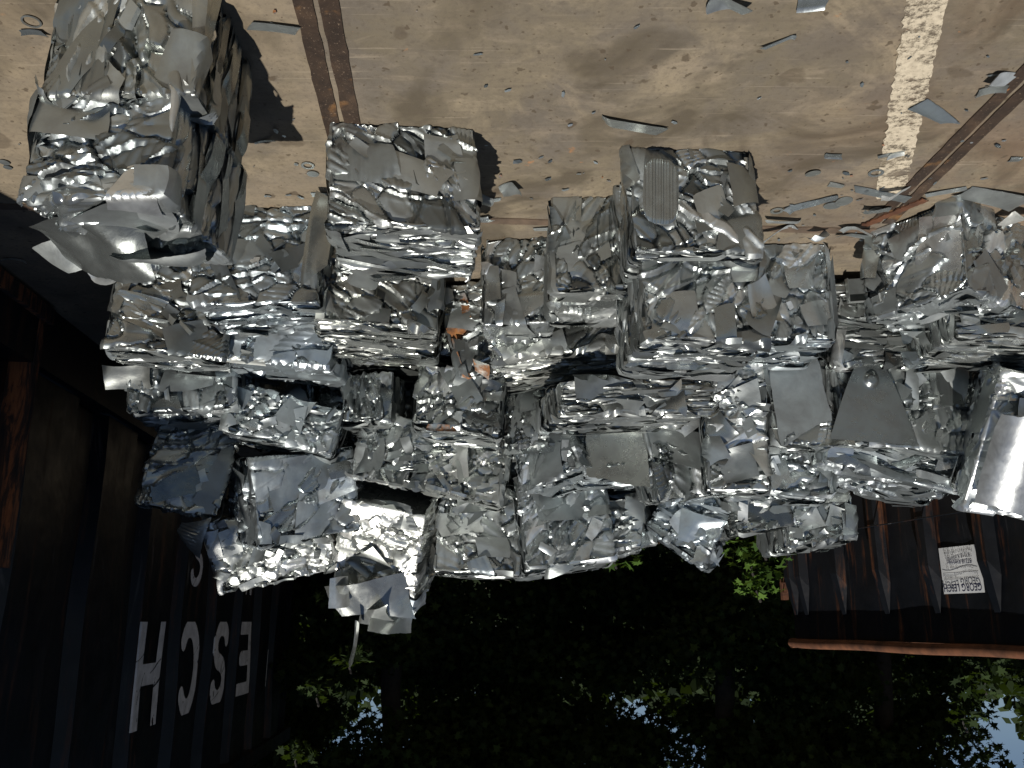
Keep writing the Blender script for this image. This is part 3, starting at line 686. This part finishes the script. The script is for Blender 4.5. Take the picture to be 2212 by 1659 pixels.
# pointed plate with a round dimple
def dimple_plate():
    o, M = BALES[find('pointed blue grey')]
    n = 44; s, t = np.meshgrid(np.linspace(-1, 1, n), np.linspace(0, 1, n), indexing='ij')
    wd = 0.045 + 0.20*(t**0.75); wd = np.where(t < .06, wd*np.sqrt(t/.06+.02), wd)
    a = s*wd*0.5*1.75 - .02*t; b = t*0.40 - 0.2
    r = np.hypot(a + 0.004, b + 0.092); c = 0.020*np.exp(-(r/0.032)**8) + .01*a
    Ln = np.array(M.inverted() @ (Matrix.Translation(at(1880, 862, 3.97)) @ Euler((R(84), R(3), R(-6)), 'XYZ').to_matrix().to_4x4()))
    p = np.stack([a, b, c], -1).reshape(-1, 3)
    m = MB(); m.addq(p @ Ln[:3, :3].T + Ln[:3, 3], gridq(n, n), .30)
    f = m.build('dimpled_plate', METAL, o, smooth=True, sharp=50, attrs=True); f['label'] = 'pointed blue grey plate with a round dimple'
dimple_plate()

# ------------------------------------------------------------------ scraps lying on the slab
def scrap(x, y, la, lb, ang, seed, label, name='metal_offcut', cat='scrap piece', group='loose scraps on the slab', tone=.5, slope=.12, curl=.3, tiltd=3, lift=.004, bend=0, jag=.06, ncrease=2, rust=0):
    rng = np.random.default_rng(500+seed)
    p0 = atz(x, y, 0.0)
    a, b, c = sheet_grid(rng, la, lb, 0.005, ncrease=ncrease, slope=slope, tilt=0.02, curl=curl, groove=0, jag=jag, bend=bend)
    rx, ry = R(rng.normal(0, tiltd)), R(rng.normal(0, tiltd))
    c = c + a*math.tan(ry) + b*math.tan(rx); c = c - c.min() + lift
    m = MB(); th = 0.0012
    p = np.stack([a, b, c], -1).reshape(-1, 3); q = gridq(*a.shape)
    m.addq(p, q, tone, rust); m.addq(p - np.array([0, 0, th]), q[:, ::-1], tone, rust)
    o = m.build(name, METAL, smooth=True, sharp=42, attrs=True, M=Matrix.Translation((p0.x, p0.y, 0)) @ Matrix.Rotation(R(-ang*1.35), 4, 'Z'))
    return tag(o, label, cat, group)
def disc(x, y, r, seed, label, hole=0.0, name='punched_disc', tone=.5):
    p0 = atz(x, y, 0); m = MB(); n = 40; rng = np.random.default_rng(seed)
    tx, ty = rng.normal(0, .05, 2); vs = []
    rr = [hole if hole else 0.0001, r]
    for zz in (0.0, 0.0016):
        for q in rr:
            for k in range(n):
                a = 2*math.pi*k/n; x_, y_ = q*math.cos(a), q*math.sin(a)*1.0
                vs.append((x_, y_, zz + .005 + x_*tx + y_*ty))
    fs = []
    for k in range(n):
        j = (k+1) % n
        fs += [(2*n+k, 3*n+k, 3*n+j, 2*n+j), (k, j, n+j, n+k), (n+k, n+j, 3*n+j, 3*n+k), (k, 2*n+k, 2*n+j, j)]
    m.add(vs, fs, tone)
    o = m.build(name, METAL, attrs=True, M=Matrix.Translation((p0.x, p0.y, 0)))
    return tag(o, label, 'disc' if not hole else 'ring', 'punched discs and rings on the slab')
SC = [
 (597, 57, .125, .045, 4, .42, 'rectangular sheet offcut between the big shadow and the straight track', {}),
 (72, 66, .07, .024, 2, .5, 'flat sliver by the foot of the tall stack beside a thin ring', dict(slope=.02, curl=0)),
 (508, 420, .045, .022, -10, .7, 'small pale chip beside the dark side of the tall stack', {}),
 (570, 302, .09, .012, -18, .6, 'thin bent strip lying at the tip of the big shadow', dict(slope=.4)),
 (1382, 268, .20, .05, 14, .5, 'long crinkled strip lying alone in the middle of the slab', dict(jag=.1)),
 (1675, 87, .075, .032, -22, .45, 'small ragged offcut on a dark oil stain', dict(jag=.16)),
 (1576, 2, .10, .05, 5, .55, 'crumpled offcut cut by the frame edge near an oil stain', dict(slope=.5)),
 (1757, 3, .08, .04, 0, .5, 'flat offcut at the frame edge towards the white line', {}),
 (2020, 244, .155, .062, 24, .4, 'torn rectangular offcut lying partly on the white line', dict(jag=.12)),
 (2158, 166, .085, .062, 14, .75, 'curled bright offcut beside the diagonal end of the bar track', dict(slope=.35, curl=1, tiltd=9)),
 (2140, 192, .085, .045, -14, .4, 'flat grey offcut half under the curled bright one', dict(slope=.02)),
 (1799, 334, .062, .032, 4, .35, 'small dark rounded offcut near the stacked pair of bales', {}),
 (1803, 398, .062, .030, 8, .45, 'small rectangular offcut among the discs', dict(slope=.02, curl=0)),
 (1752, 437, .20, .048, -24, .5, 'long curved strip beside two discs', dict(bend=1.2, groove=1) if False else dict(bend=.8)),
 (1913, 332, .05, .022, -18, .42, 'narrow sliver across the white line', {}),
 (1940, 327, .065, .022, -20, .4, 'second sliver across the white line, the broader one', {}),
 (1928, 402, .11, .032, 2, .8, 'crumpled shiny strip at the end of the white line', dict(slope=.6, ncrease=6)),
 (1908, 418, .25, .05, 14, .4, 'long dark plate by the end of the bar track', dict(slope=.05, curl=.1)),
 (1893, 446, .12, .05, 4, .42, 'torn plate under the long dark plate', dict(slope=.2)),
 (2040, 412, .14, .035, -14, .45, 'pointed offcut lying across the bar track', dict(slope=.08)),
 (2150, 420, .26, .10, 10, .4, 'wide rounded plate behind the corner first bale', dict(slope=.15, jag=.08)),
 (2195, 448, .16, .08, 6, .75, 'crumpled bright plate at the frame edge behind the corner first bale', dict(slope=.45, ncrease=5)),
 (2188, 342, .062, .032, 2, .5, 'small square offcut near the frame edge beyond the bar track', dict(slope=.03)),
 (1768, 487, .075, .05, 10, .9, 'crumpled shiny knot on the cross bar', dict(slope=.8, ncrease=6)),
 (1690, 470, .15, .030, 8, .6, 'bright strip beside the narrow bright bale', dict(slope=.3)),
 (1680, 487, .16, .045, -4, .7, 'wrinkled pale offcut against the narrow bright bale', dict(slope=.5, ncrease=5)),
 (1850, 486, .13, .05, -6, .7, 'bent silvery offcut beside the rusty plank', dict(slope=.5, ncrease=4)),
 (1845, 503, .14, .04, 4, .4, 'grey offcut lying on the cross bar near the bent tray', dict(slope=.2)),
 (1042, 416, .085, .06, 6, .3, 'blue tinted bent offcut in the shadow of the square bale', dict(slope=.3, tiltd=8)),
 (1100, 402, .075, .055, -28, .55, 'upturned crumpled offcut beside the shadow of the square bale', dict(slope=.8, curl=1, tiltd=14, ncrease=4)),
 (1062, 430, .075, .03, -4, .45, 'flat offcut touching the blue tinted one', {}),
 (1045, 466, .075, .028, -16, .5, 'thin offcut by the back corner of the square bale', {}),
 (1170, 492, .07, .03, -8, .6, 'small offcut beside the cross bar near the narrow dull bale', {}),
 (690, 418, .06, .03, 5, .4, 'small dark offcut against the square bale and the sandy slab', {}),
 (32, 557, .075, .020, 8, .7, 'bluish sliver lying in the container shadow', {}),
]
for i, (x, y, la, lb, an, tn, lab, kw) in enumerate(SC): scrap(x, y, la, lb, an, i, lab, tone=min(.95, tn+.2), **kw)
for i, (x, y, r, lab, hole) in enumerate([
 (68, 43, .026, 'thin ring beside the foot of the tall stack', .021), (665, 355, .024, 'flat ring on the sandy slab near the square bale', .015),
 (676, 373, .022, 'small disc standing next to the flat ring', 0), (1756, 372, .028, 'disc beside the small dark rounded offcut', 0),
 (1892, 371, .028, 'dull ring at the edge of the white line', .018), (1797, 442, .033, 'brightest disc beside the long curved strip', 0),
 (1823, 432, .033, 'grey disc just behind the brightest disc', 0), (1678, 453, .026, 'ring close to the narrow bright bale', .014),
 (1893, 452, .028, 'disc lying on the torn plate', 0), (10, 348, .018, 'tiny disc at the frame edge, one of two', 0),
 (17, 359, .015, 'smaller of the two tiny discs at the frame edge', 0), (640, 352, .008, 'pale crumb beside the flat ring', 0)]):
    disc(x, y, r, i, lab, hole, 'flat_ring' if hole else 'punched_disc')
def swarf():
    rng = np.random.default_rng(9); m = MB()
    for _ in range(260):
        X = rng.uniform(-2.3, 2.0); Y = rng.normal(3.25, .30) if rng.random() < .6 else rng.uniform(2.0, 3.6)
        r = rng.uniform(.002, .007)*(1.6 if rng.random() < .1 else 1); a0 = rng.uniform(0, 6.28); el = rng.uniform(1, 3)
        pts = []
        for k in range(5):
            q = a0 + 6.283*k/5; x_, y_ = r*el*math.cos(q), r*math.sin(q)
            pts.append((X + x_*math.cos(a0) - y_*math.sin(a0), Y + x_*math.sin(a0) + y_*math.cos(a0), .006 + rng.uniform(0, .5)*r))
        m.add(pts, [(0, 1, 2, 3, 4)], float(rng.uniform(.1, .9)), float(rng.random() < .2))
    o = m.build('metal_swarf', METAL, attrs=True); tag(o, 'fine metal crumbs scattered over the slab', 'swarf', kind='stuff')
swarf()
# rusty plank and bent tray by the corner first bale
p, q = atz(1865, 489, .012), atz(2000, 432, .012)
m = MB(); strip_mb(m, (p.x, p.y), (q.x, q.y), .034, .006, .012, 30, .003, 4)
tag(m.build('rusty_plank', RUSTD), 'orange rusty flat bar lying along the corner first bale', 'steel bar')
p = atz(1866, 596, .05)
m = MB(); M = Matrix.Translation((p.x, p.y + .05, .10)) @ Matrix.Rotation(R(-10), 4, 'X') @ Matrix.Rotation(R(-4), 4, 'Y')
m.box((-.065, 0, -.055), (.065, .004, .055), .35, M); m.box((-.069, -.03, -.055), (-.0655, .005, .055), .6, M); m.box((.0655, -.03, -.055), (.069, .005, .055), .6, M)
m.box((-.069, -.03, .0555), (.069, .005, .059), .8, M)
tag(m.build('metal_tray', METAL, attrs=True), 'small bent rectangular metal tray wedged against the corner first bale', 'tray')

# ------------------------------------------------------------------ lettering helpers
def arc(cx, cy, rx, ry, a0, a1, n=24): return [(cx + rx*math.cos(R(a0+(a1-a0)*i/n)), cy + ry*math.sin(R(a0+(a1-a0)*i/n))) for i in range(n+1)]
STROKES = {   # unit box 0..1 x 0..1
 'H': [[(.11, 0), (.11, 1)], [(.89, 0), (.89, 1)], [(.11, .5), (.89, .5)]],
 'E': [[(.11, 0), (.11, 1)], [(.11, .925), (.92, .925)], [(.11, .5), (.80, .5)], [(.11, .075), (.92, .075)]],
 'L': [[(.11, .45), (.11, 1)]],
 'N': [[(.11, 0), (.11, 1)], [(.89, 0), (.89, 1)], [(.14, .97), (.86, .03)]],
 'C': [arc(.52, .5, .40, .43, 42, 318, 40)],
 'S': [arc(.5, .725, .36, .21, 20, 270, 26)[:-1] + arc(.5, .285, .38, .215, 90, -160, 26)],
}
def glyph(ch, w, h, bar, cell, rng):
    """quads of a painted letter with chips and scratches knocked out"""
    nx, nz = int(w/cell), int(h/cell)
    X, Z = np.meshgrid((np.arange(nx)+.5)*cell, (np.arange(nz)+.5)*cell, indexing='ij')
    D = np.full(X.shape, 9.0)
    for st in STROKES[ch]:
        for (ax, az), (bx, bz) in zip(st[:-1], st[1:]):
            ax, bx, az, bz = ax*w, bx*w, az*h, bz*h
            t = np.clip(((X-ax)*(bx-ax) + (Z-az)*(bz-az))/((bx-ax)**2 + (bz-az)**2 + 1e-9), 0, 1)
            D = np.minimum(D, np.hypot(X-ax-t*(bx-ax), Z-az-t*(bz-az)))
    keep = D < bar/2
    for _ in range(5):                                    # scratches
        x0, z0 = rng.uniform(0, w), rng.uniform(0, h); a = rng.uniform(0.3, 1.2)
        d = np.abs((X-x0)*math.sin(a) - (Z-z0)*math.cos(a) + .006*np.sin(Z*60)); al = np.abs((X-x0)*math.cos(a) + (Z-z0)*math.sin(a))
        keep &= ~((d < rng.uniform(.002, .007)) & (al < rng.uniform(.03, .14)))
    for _ in range(9):
        x0, z0 = rng.uniform(0, w), rng.uniform(0, h); keep &= np.hypot(X-x0, (Z-z0)*rng.uniform(.4, 1)) > rng.uniform(.004, .016)
    return [(i*cell, j*cell) for i, j in zip(*np.nonzero(keep))]

# ------------------------------------------------------------------ tall dark container (upright right, photo left)
def big_container():
    Y0, L, H, Wd = 1.70, 10.95, 3.12, 2.3
    ang = math.atan2(0.066, 1.0)
    root = bpy.data.objects.new('tall_container', None); col.objects.link(root)
    org = Vector((2.465 + .066*(Y0 - 4.1), Y0, 0))
    # local x runs along the wall away from the viewer, local y points into the container, z up
    ux = Vector((math.sin(ang), math.cos(ang), 0)); uy = Vector((math.cos(ang), -math.sin(ang), 0))
    M = Matrix(((ux.x, uy.x, 0, org.x), (ux.y, uy.y, 0, org.y), (0, 0, 1, 0), (0, 0, 0, 1)))
    root.matrix_world = M
    tag(root, 'tall dark roll off container with big white letters on its ribbed wall', 'container')
    # ribbed wall: proud flats .55 wide every 1.0 m
    dep = .075
    def flat_c(k): return (6.71 - Y0)/math.cos(ang) + (k)*1.003
    ks = [flat_c(k) for k in range(-6, 7)]
    prof = []
    for c in ks:
        prof += [(c-.34, dep), (c-.27, 0), (c+.27, 0), (c+.34, dep)]
    prof = [(0.0, dep)] + [p for p in prof if 0.02 < p[0] < L-.02] + [(L, dep)]
    zs = np.concatenate([np.linspace(.34, H-.16, 26)])
    rng = np.random.default_rng(8)
    def wob(x, z): return .012*math.sin(2.1*x+1.3*z) * math.sin(2.7*z+.6*x) + .006*math.sin(5.3*x-3.1*z)
    # refine profile along x
    xs = []
    for (a, ya), (b, yb) in zip(prof[:-1], prof[1:]):
        n = max(1, int((b-a)/.09))
        for i in range(n): xs.append((a+(b-a)*i/n, ya+(yb-ya)*i/n))
    xs.append(prof[-1])
    m = MB(); vs = []; fs = []
    for x, y in xs:
        for z in zs: vs.append((x, y + wob(x, z), z))
    nz = len(zs)
    for i in range(len(xs)-1):
        for j in range(nz-1): fs.append((i*nz+j, (i+1)*nz+j, (i+1)*nz+j+1, i*nz+j+1))
    m.add(vs, fs)
    m.box((0, .085, .34), (L, Wd, .40)); m.box((0, Wd-.06, .40), (L, Wd, H-.16)); m.box((L-.05, .09, .40), (L, Wd-.06, H-.16)); m.box((0.0, .09, .40), (.05, Wd-.06, H-.16))
    body = m.build('ribbed_wall', DARKPAINT, root, smooth=True, sharp=30)
    m = MB(); m.box((-.02, -.05, .0), (L+.02, .08, .33)); m.box((-.02, Wd-.12, 0), (L+.02, Wd, .33))
    m.build('bottom_rail', DARKPAINT, root)
    m = MB(); m.box((-.03, -.045, H-.155), (L+.03, .10, H)); m.box((-.03, Wd-.1, H-.155), (L+.03, Wd+.02, H)); m.box((-.03, .102, H-.155), (.08, Wd-.102, H)); m.box((L-.08, .102, H-.155), (L+.03, Wd-.102, H))
    m.build('top_rail', DARKPAINT, root)
    # rusty post and gusset by the near end of what is seen
    xp = (4.30 - Y0)/math.cos(ang)
    m = MB(); m.box((xp-.03, -.056, .10), (xp+.03, .07, 1.35)); m.build('rusty_post', RUSTB, root)
    m = MB(); m.add([(xp-1.2, -.052, .02), (xp+.06, -.052, .02), (xp+.06, -.052, .10), (xp-1.1, -.052, .10), (xp-1.2, -.085, .02), (xp+.06, -.085, .02), (xp+.06, -.085, .10), (xp-1.1, -.085, .10)],
        [(0,3,2,1), (4,5,6,7), (0,1,5,4), (1,2,6,5), (2,3,7,6), (3,0,4,7)])
    m.build('rusty_skid', RUSTB, root)
    # letters: one to each proud flat
    def letter(ch, k, zb, h, wdt, bar, dx=0.0):
        c = flat_c(k) + dx; cell = .0065; r = np.random.default_rng(30+k)
        qs = glyph(ch, wdt, h, bar, cell, r)
        m = MB(); vs = []; fs = []
        for (u, v) in qs:
            o = len(vs)
            for du, dv in ((0, 0), (cell, 0), (cell, cell), (0, cell)):
                X_ = c + wdt/2 - (u+du); Z_ = zb + v + dv    # reads left to right when seen from outside
                yv = np.interp(X_, [p[0] for p in prof], [p[1] for p in prof])
                vs.append((X_, yv + wob(X_, Z_) - .009, Z_))
            fs.append((o, o+1, o+2, o+3))
        m.add(vs, fs); m.build('painted_letter', LETTER, root)
    # seen from outside the near end is on the right: E S C H with H nearest
    for ch, k in (('H', 0), ('C', 1), ('S', 2), ('E', 3), ('L', 4)):
        letter(ch, k, 1.60, .74, .57 if ch != 'E' else .53, .150 if ch != 'L' else .035)
    for ch, k in (('S', 1), ('E', 2), ('N', 3)):
        letter(ch, k, .80 if ch != 'S' else .79, .52, .34, .075, -.02)
    return root
big_container()

# ------------------------------------------------------------------ low open container (upright left, photo right)
def low_container():
    H = 1.80
    ang = math.atan2(0.246, 1.0)
    ux = Vector((-math.sin(ang), -math.cos(ang), 0))                 # from far end towards the viewer
    uy = Vector((-math.cos(ang), math.sin(ang), 0))                  # into the container (away from the heap)
    org = Vector((-2.64, 8.53, 0)); L, Wd = 6.2, 2.2
    M = Matrix(((ux.x, uy.x, 0, org.x), (ux.y, uy.y, 0, org.y), (0, 0, 1, 0), (0, 0, 0, 1)))
    root = bpy.data.objects.new('low_container', None); col.objects.link(root); root.matrix_world = M
    tag(root, 'low dark open container with an orange rusty rim and a white sign', 'container')
    def wob(x, z): return .010*math.sin(2.9*x+1.9*z)*math.sin(3.7*z+.8*x) + .004*math.sin(8*x+5*z)
    m = MB(); vs = []; fs = []
    xs = np.linspace(0, L, 90); zs = np.linspace(.22, H-.05, 26)
    for x in xs:
        for z in zs: vs.append((x, wob(x, z), z))
    for i in range(len(xs)-1):
        for j in range(len(zs)-1): fs.append((i*26+j, (i+1)*26+j, (i+1)*26+j+1, i*26+j+1))
    m.add(vs, fs)
    m.box((.0, .03, .22), (L, Wd, .28)); m.box((0, Wd-.04, .28), (L, Wd, H-.05)); m.box((0, .03, .28), (.04, Wd-.04, H-.05)); m.box((L-.04, .03, .28), (L, Wd-.04, H-.05))
    m.build('side_wall', DARKPAINT2, root, smooth=True, sharp=30)
    x = .16; pos = [.07] + [.2475 + .575*k for k in range(0, 11)]
    for p in pos:
        if p > L-.1: break
        m = MB(); zt = H-.26
        w0, w1, d = .075, .045, .085
        v = [(p-w0, -.012, .22), (p-w1, -d, .22), (p+w1, -d, .22), (p+w0, -.012, .22),
             (p-w0, -.012, zt-.24), (p-w1, -d, zt-.34), (p+w1, -d, zt-.34), (p+w0, -.012, zt-.24),
             (p-w1*.6, -.014, zt), (p+w1*.6, -.014, zt)]
        m.add(v, [(0,1,5,4), (1,2,6,5), (2,3,7,6), (4,5,8), (6,7,9), (5,6,9,8)])
        m.build('wall_rib', DARKPAINT2, root)
    m = MB()
    n = 40; pts = [(-.03 + (L+.06)*i/n, -.035 + .004*math.sin(i*1.3), H - .01 + .004*math.sin(i*.7)) for i in range(n+1)]
    m.tube(pts, [.03] + [.042]*(n-1) + [.042], 12); m.build('rim_pipe', RUSTD, root, smooth=True, sharp=50)
    m = MB(); m.tube([(-.03, -.03, H-.01), (-.03, Wd, H-.01)], [.045, .045], 12); m.tube([(0, Wd, H-.01), (L, Wd, H-.01)], [.045, .045], 12)
    m.build('rim_pipe', RUSTD, root, smooth=True, sharp=50)
    m = MB(); m.box((0, -.05, .06), (L, .03, .215)); m.build('bottom_rail', DARKPAINT2, root)
    m = MB(); m.box((-.10, -.06, 1.18), (-.06, .0, 1.40)); m.box((-.06, -.07, 1.24), (.03, -.055, 1.255)); m.box((-.06, -.07, 1.325), (.03, -.055, 1.34)); m.box((-.06, -.07, 1.255), (-.045, -.055, 1.325)); m.box((.015, -.07, 1.255), (.03, -.055, 1.325))
    m.build('door_latch', RUST, root)
    # thin welded tie rod near the bottom of the wall
    m = MB(); m.tube([(.02, -.095, .86), (L, -.095, .86)], [.006, .006], 6); m.build('tie_rod', DARKPAINT, root)
    # white sign
    t = (8.53 - 6.43)/math.cos(ang)
    def sign_frame(x, z, y=-.018): return (x, y, z)
    sw, sh = .40, .325; xc, zc = t + .10, 1.245
    m = MB(); n = 8; vs = []; fs = []
    for i in range(n+1):
        for j in range(n+1):
            x_ = xc - sw/2 + sw*i/n; z_ = zc - sh/2 + sh*j/n
            vs.append((x_, -.016 - .004*math.sin(i*.9), z_))
    for i in range(n):
        for j in range(n): fs.append((i*(n+1)+j, (i+1)*(n+1)+j, (i+1)*(n+1)+j+1, i*(n+1)+j+1))
    m.add(vs, fs); sg = m.build('company_sign', SIGNW, root, smooth=True)
    lines = [('GEORG LESCH', .058, .098, INK, .0015, 1.0), ('Schrott- und Metallgroßhandel', .030, .048, GREYINK, .0, .93), ('Otto-Hahn-Straße 1a', .029, -.030, GREYINK, 0, .72),
             ('97318 Kitzingen', .038, -.072, INK, .001, .66), ('Tel. 0 93 21-3 83 18-0', .030, -.110, GREYINK, 0, .72), ('Fax 0 93 21-3 83 18-19', .030, -.143, GREYINK, 0, .75)]
    for txt, size, dz, mat_, off, frac in lines:
        cu = bpy.data.curves.new('lettering', 'FONT'); cu.body = txt; cu.size = size*1.25; cu.align_x = 'CENTER'; cu.offset = off
        tmp = bpy.data.objects.new('lettering', cu); col.objects.link(tmp)
        me = bpy.data.meshes.new_from_object(tmp.evaluated_get(bpy.context.evaluated_depsgraph_get()))
        bpy.data.objects.remove(tmp); me.materials.clear(); me.materials.append(mat_)
        v = np.array([tuple(p.co) for p in me.vertices]); wd = v[:, 0].max() - v[:, 0].min(); k = sw*.92*frac/wd
        for p in me.vertices: p.co = (xc + p.co.x*k, -.0255, zc + dz + p.co.y)   # local +x is to the reader's right? set below
        o = bpy.data.objects.new('lettering', me); col.objects.link(o); o.parent = sg
        for p in me.vertices: p.co.x = 2*xc - p.co.x if FLIP else p.co.x
    m = MB(); m.box((xc - sw*.43, -.0255, zc + .014), (xc + sw*.43, -.0245, zc + .0175)); m.build('printed_line', GREYINK, sg)
    return root
FLIP = True
low_container()

# ------------------------------------------------------------------ trees
LEAFV = np.array([(0, -.55), (.10, -.18), (.45, -.32), (.30, -.02), (.55, .18), (.22, .20), (.16, .34), (0, .60), (-.16, .34), (-.22, .20), (-.55, .18), (-.30, -.02), (-.45, -.32), (-.10, -.18)])
QUADV = np.array([(0, -.55), (.42, -.05), (0, .62), (-.42, -.05)])
def leaf_cloud(name, mat, pts, sizes, rng, parent, shape='maple', updown=.55):
    S = LEAFV if shape == 'maple' else QUADV
    k = len(S); n = len(pts)
    nrm = rng.normal(0, 1, (n, 3)); nrm[:, 2] += np.abs(rng.normal(0, 1, n))*updown*2; nrm /= np.linalg.norm(nrm, axis=1)[:, None]
    t = rng.normal(0, 1, (n, 3)); t[:, 2] -= .6
    t -= (t*nrm).sum(1)[:, None]*nrm; t /= np.linalg.norm(t, axis=1)[:, None]; b = np.cross(nrm, t)
    v = pts[:, None, :] + (S[None, :, 0:1]*b[:, None, :] + S[None, :, 1:2]*t[:, None, :])*sizes[:, None, None]
    v = v + nrm[:, None, :]*(0.12*sizes[:, None, None]*np.abs(S[None, :, 0:1]))
    me = bpy.data.meshes.new(name); V = v.reshape(-1, 3)
    me.vertices.add(len(V)); me.vertices.foreach_set('co', V.astype(np.float32).ravel())
    me.loops.add(len(V)); me.loops.foreach_set('vertex_index', np.arange(len(V), dtype=np.int32))
    me.polygons.add(n); me.polygons.foreach_set('loop_start', np.arange(0, len(V), k, dtype=np.int32)); me.update(calc_edges=True)
    a = me.attributes.new('tone', 'FLOAT', 'POINT'); a.data.foreach_set('value', np.repeat(rng.random(n), k).astype(np.float32))
    me.materials.append(mat); o = bpy.data.objects.new(name, me); col.objects.link(o); o.parent = parent
    return o
def clump_points(rng, clumps, per):
    out = []
    for (x, y, z, rx, ry, rz, n) in clumps:
        k = int(n*per); q = rng.normal(0, 1, (k, 3)); q /= np.linalg.norm(q, axis=1)[:, None]; q *= (rng.random(k)**.45)[:, None]
        out.append(q*np.array([rx, ry, rz]) + np.array([x, y, z]))
    return np.concatenate(out)
def tree(x, y, h, label, seed, clumps, lsize=.13, mat=None, shape='maple', trunk_r=.16, extra=None, far=False):
    rng = np.random.default_rng(seed)
    root = bpy.data.objects.new('maple_tree', None); col.objects.link(root); root.location = (x, y, 0)
    tag(root, label, 'tree', 'trees behind the heap')
    m = MB(); P = []; n = 8
    for i in range(n+1): P.append((.25*math.sin(i*.8+seed)*i/n, .2*math.cos(i*.9+seed)*i/n, h*.8*i/n))
    m.tube(P, [trunk_r*(1-.75*i/n) + .02 for i in range(n+1)], 8)
    for c in [c for c in clumps if c[2] > 3.2][::6]:
        i = int(np.clip(c[2]/h*n*.9, 4, n-1)); s = Vector(P[i]); e = Vector((c[0], c[1], c[2])); md = (s+e)/2 + Vector((0, 0, .25))
        m.tube([s, md, e], [trunk_r*.28, trunk_r*.18, .012], 6)
    m.build('trunk', BARK, root, smooth=True, sharp=60)
    pts = clump_points(rng, clumps, 1.0)
    leaf_cloud('crown', mat or LEAF, pts, rng.uniform(.65, 1.25, len(pts))*lsize, rng, root, shape)
    return root
rng = np.random.default_rng(77)
def auto_clumps(rng, n, rx, ry, z0, z1, num, sz=(.5, .95)):
    out = []
    for _ in range(n):
        a = rng.uniform(0, 6.28); r = math.sqrt(rng.random()); s = rng.uniform(*sz)
        out.append((rx*r*math.cos(a), ry*r*math.sin(a), rng.uniform(z0, z1), s, s, s*.62, int(num*s*s)))
    return out
TR = [(-8.6, 12.6, 8.5, 'tree beyond the rusty rim at the far corner of the frame'), (-5.4, 13.6, 9, 'tree standing just behind the rusty rim of the low container'),
      (-2.9, 12.4, 8, 'tree beside the open end of the low container'), (-0.6, 13.8, 9, 'dark tree straight behind the middle of the heap'),
      (1.6, 12.8, 8.5, 'dark tree behind the peak of the heap'), (3.6, 14.6, 9, 'tree next to the far end of the lettered container')]
TREES = []
for i, (x, y, h, lab) in enumerate(TR):
    cl = auto_clumps(rng, 20, 1.7, 1.2, 2.9, 4.4, 1000, (.45, .9)) + auto_clumps(rng, 22, 1.7, 1.3, .35, 2.5, 1000, (.5, .9))
    for c in auto_clumps(rng, 26, 2.1, 2.3, 4.9, 6.6, 680, (.8, 1.3)):       # unseen limbs over the yard, added to shade the leaves below
        cl.append((c[0], c[1] - 2.9, c[2]) + c[3:])
    TREES.append(tree(x, y, h, lab, 40+i, cl, .115))
def low_branch(tree_i, spots, seed):
    rng = np.random.default_rng(seed); root = TREES[tree_i]; o = Vector((root.location.x, root.location.y, 0))
    for (x, y, Y, r, n) in spots:
        c = at(x, y, Y) - o
        m = MB(); dv_ = (c + o - Vector((0, 0, CAM_H))).normalized(); m.tube([c + dv_*1.6 + Vector((0, 0, .16)), c + dv_*.7 + Vector((.03, 0, .06)), c], [.014, .008, .004], 6)
        b = m.build('low_branch', BARK, root, smooth=True, sharp=60)
        pts = clump_points(rng, [(c.x, c.y, c.z, r*1.2, r, r*.75, n)], 1.0)
        leaf_cloud('leaf_spray', LEAFB if tree_i == 2 else LEAF, pts, rng.uniform(.7, 1.2, n)*.085, rng, b, 'maple', 1.2)
low_branch(2, [(1330, 1190, 6.9, .20, 70), (1652, 1172, 7.1, .30, 150), (1640, 1262, 7.1, .17, 60), (1628, 1215, 7.3, .2, 50)], 3)
low_branch(1, [(2130, 1470, 7.4, .22, 60), (2085, 1545, 7.8, .16, 30)], 4)
low_branch(4, [(760, 1420, 8.0, .15, 44), (690, 1490, 8.2, .16, 44), (645, 1630, 8.0, .15, 50)], 6)
# unseen tree added outside the frame, its crown placed to shade the heap's end
rng = np.random.default_rng(31)
cl = []
for _ in range(26): cl.append((rng.uniform(-2.88, -1.9), rng.uniform(-1.05, .35), rng.uniform(4.6, 5.2), .42, .42, .3, 420))
for _ in range(12): cl.append((rng.uniform(-2.6, 1.2), rng.uniform(-.8, 1.6), rng.uniform(4.9, 6.6), .8, .8, .5, 500))
tree(5.3, 2.9, 7.5, 'unseen tree added over the tall container to shade the heap', 61, cl, .12)
def far_wood():
    rng = np.random.default_rng(5)
    N = 120000; x = rng.uniform(-34, 34, N); y = rng.uniform(19, 25, N)
    top = 5.0 + .5*np.sin(x*.9+1) + .4*np.sin(x*2.1)
    for xi, wi, hi in ((3.2, .9, 1.75), (-2.4, .9, 1.7), (-6.2, 1.7, 1.9), (-11.6, 1.8, 2.2)): top = top - hi*1.02*np.exp(-((x-xi)/wi)**2)
    z = rng.random(N)**.9*np.clip(top, .8, 9)
    root = None
    o = leaf_cloud('far_wood', LEAFD, np.stack([x, y, z], 1), rng.uniform(.18, .36, N), rng, None, 'quad')
    tag(o, 'dark undergrowth closing off the view under the trees', 'undergrowth', kind='stuff')
far_wood()
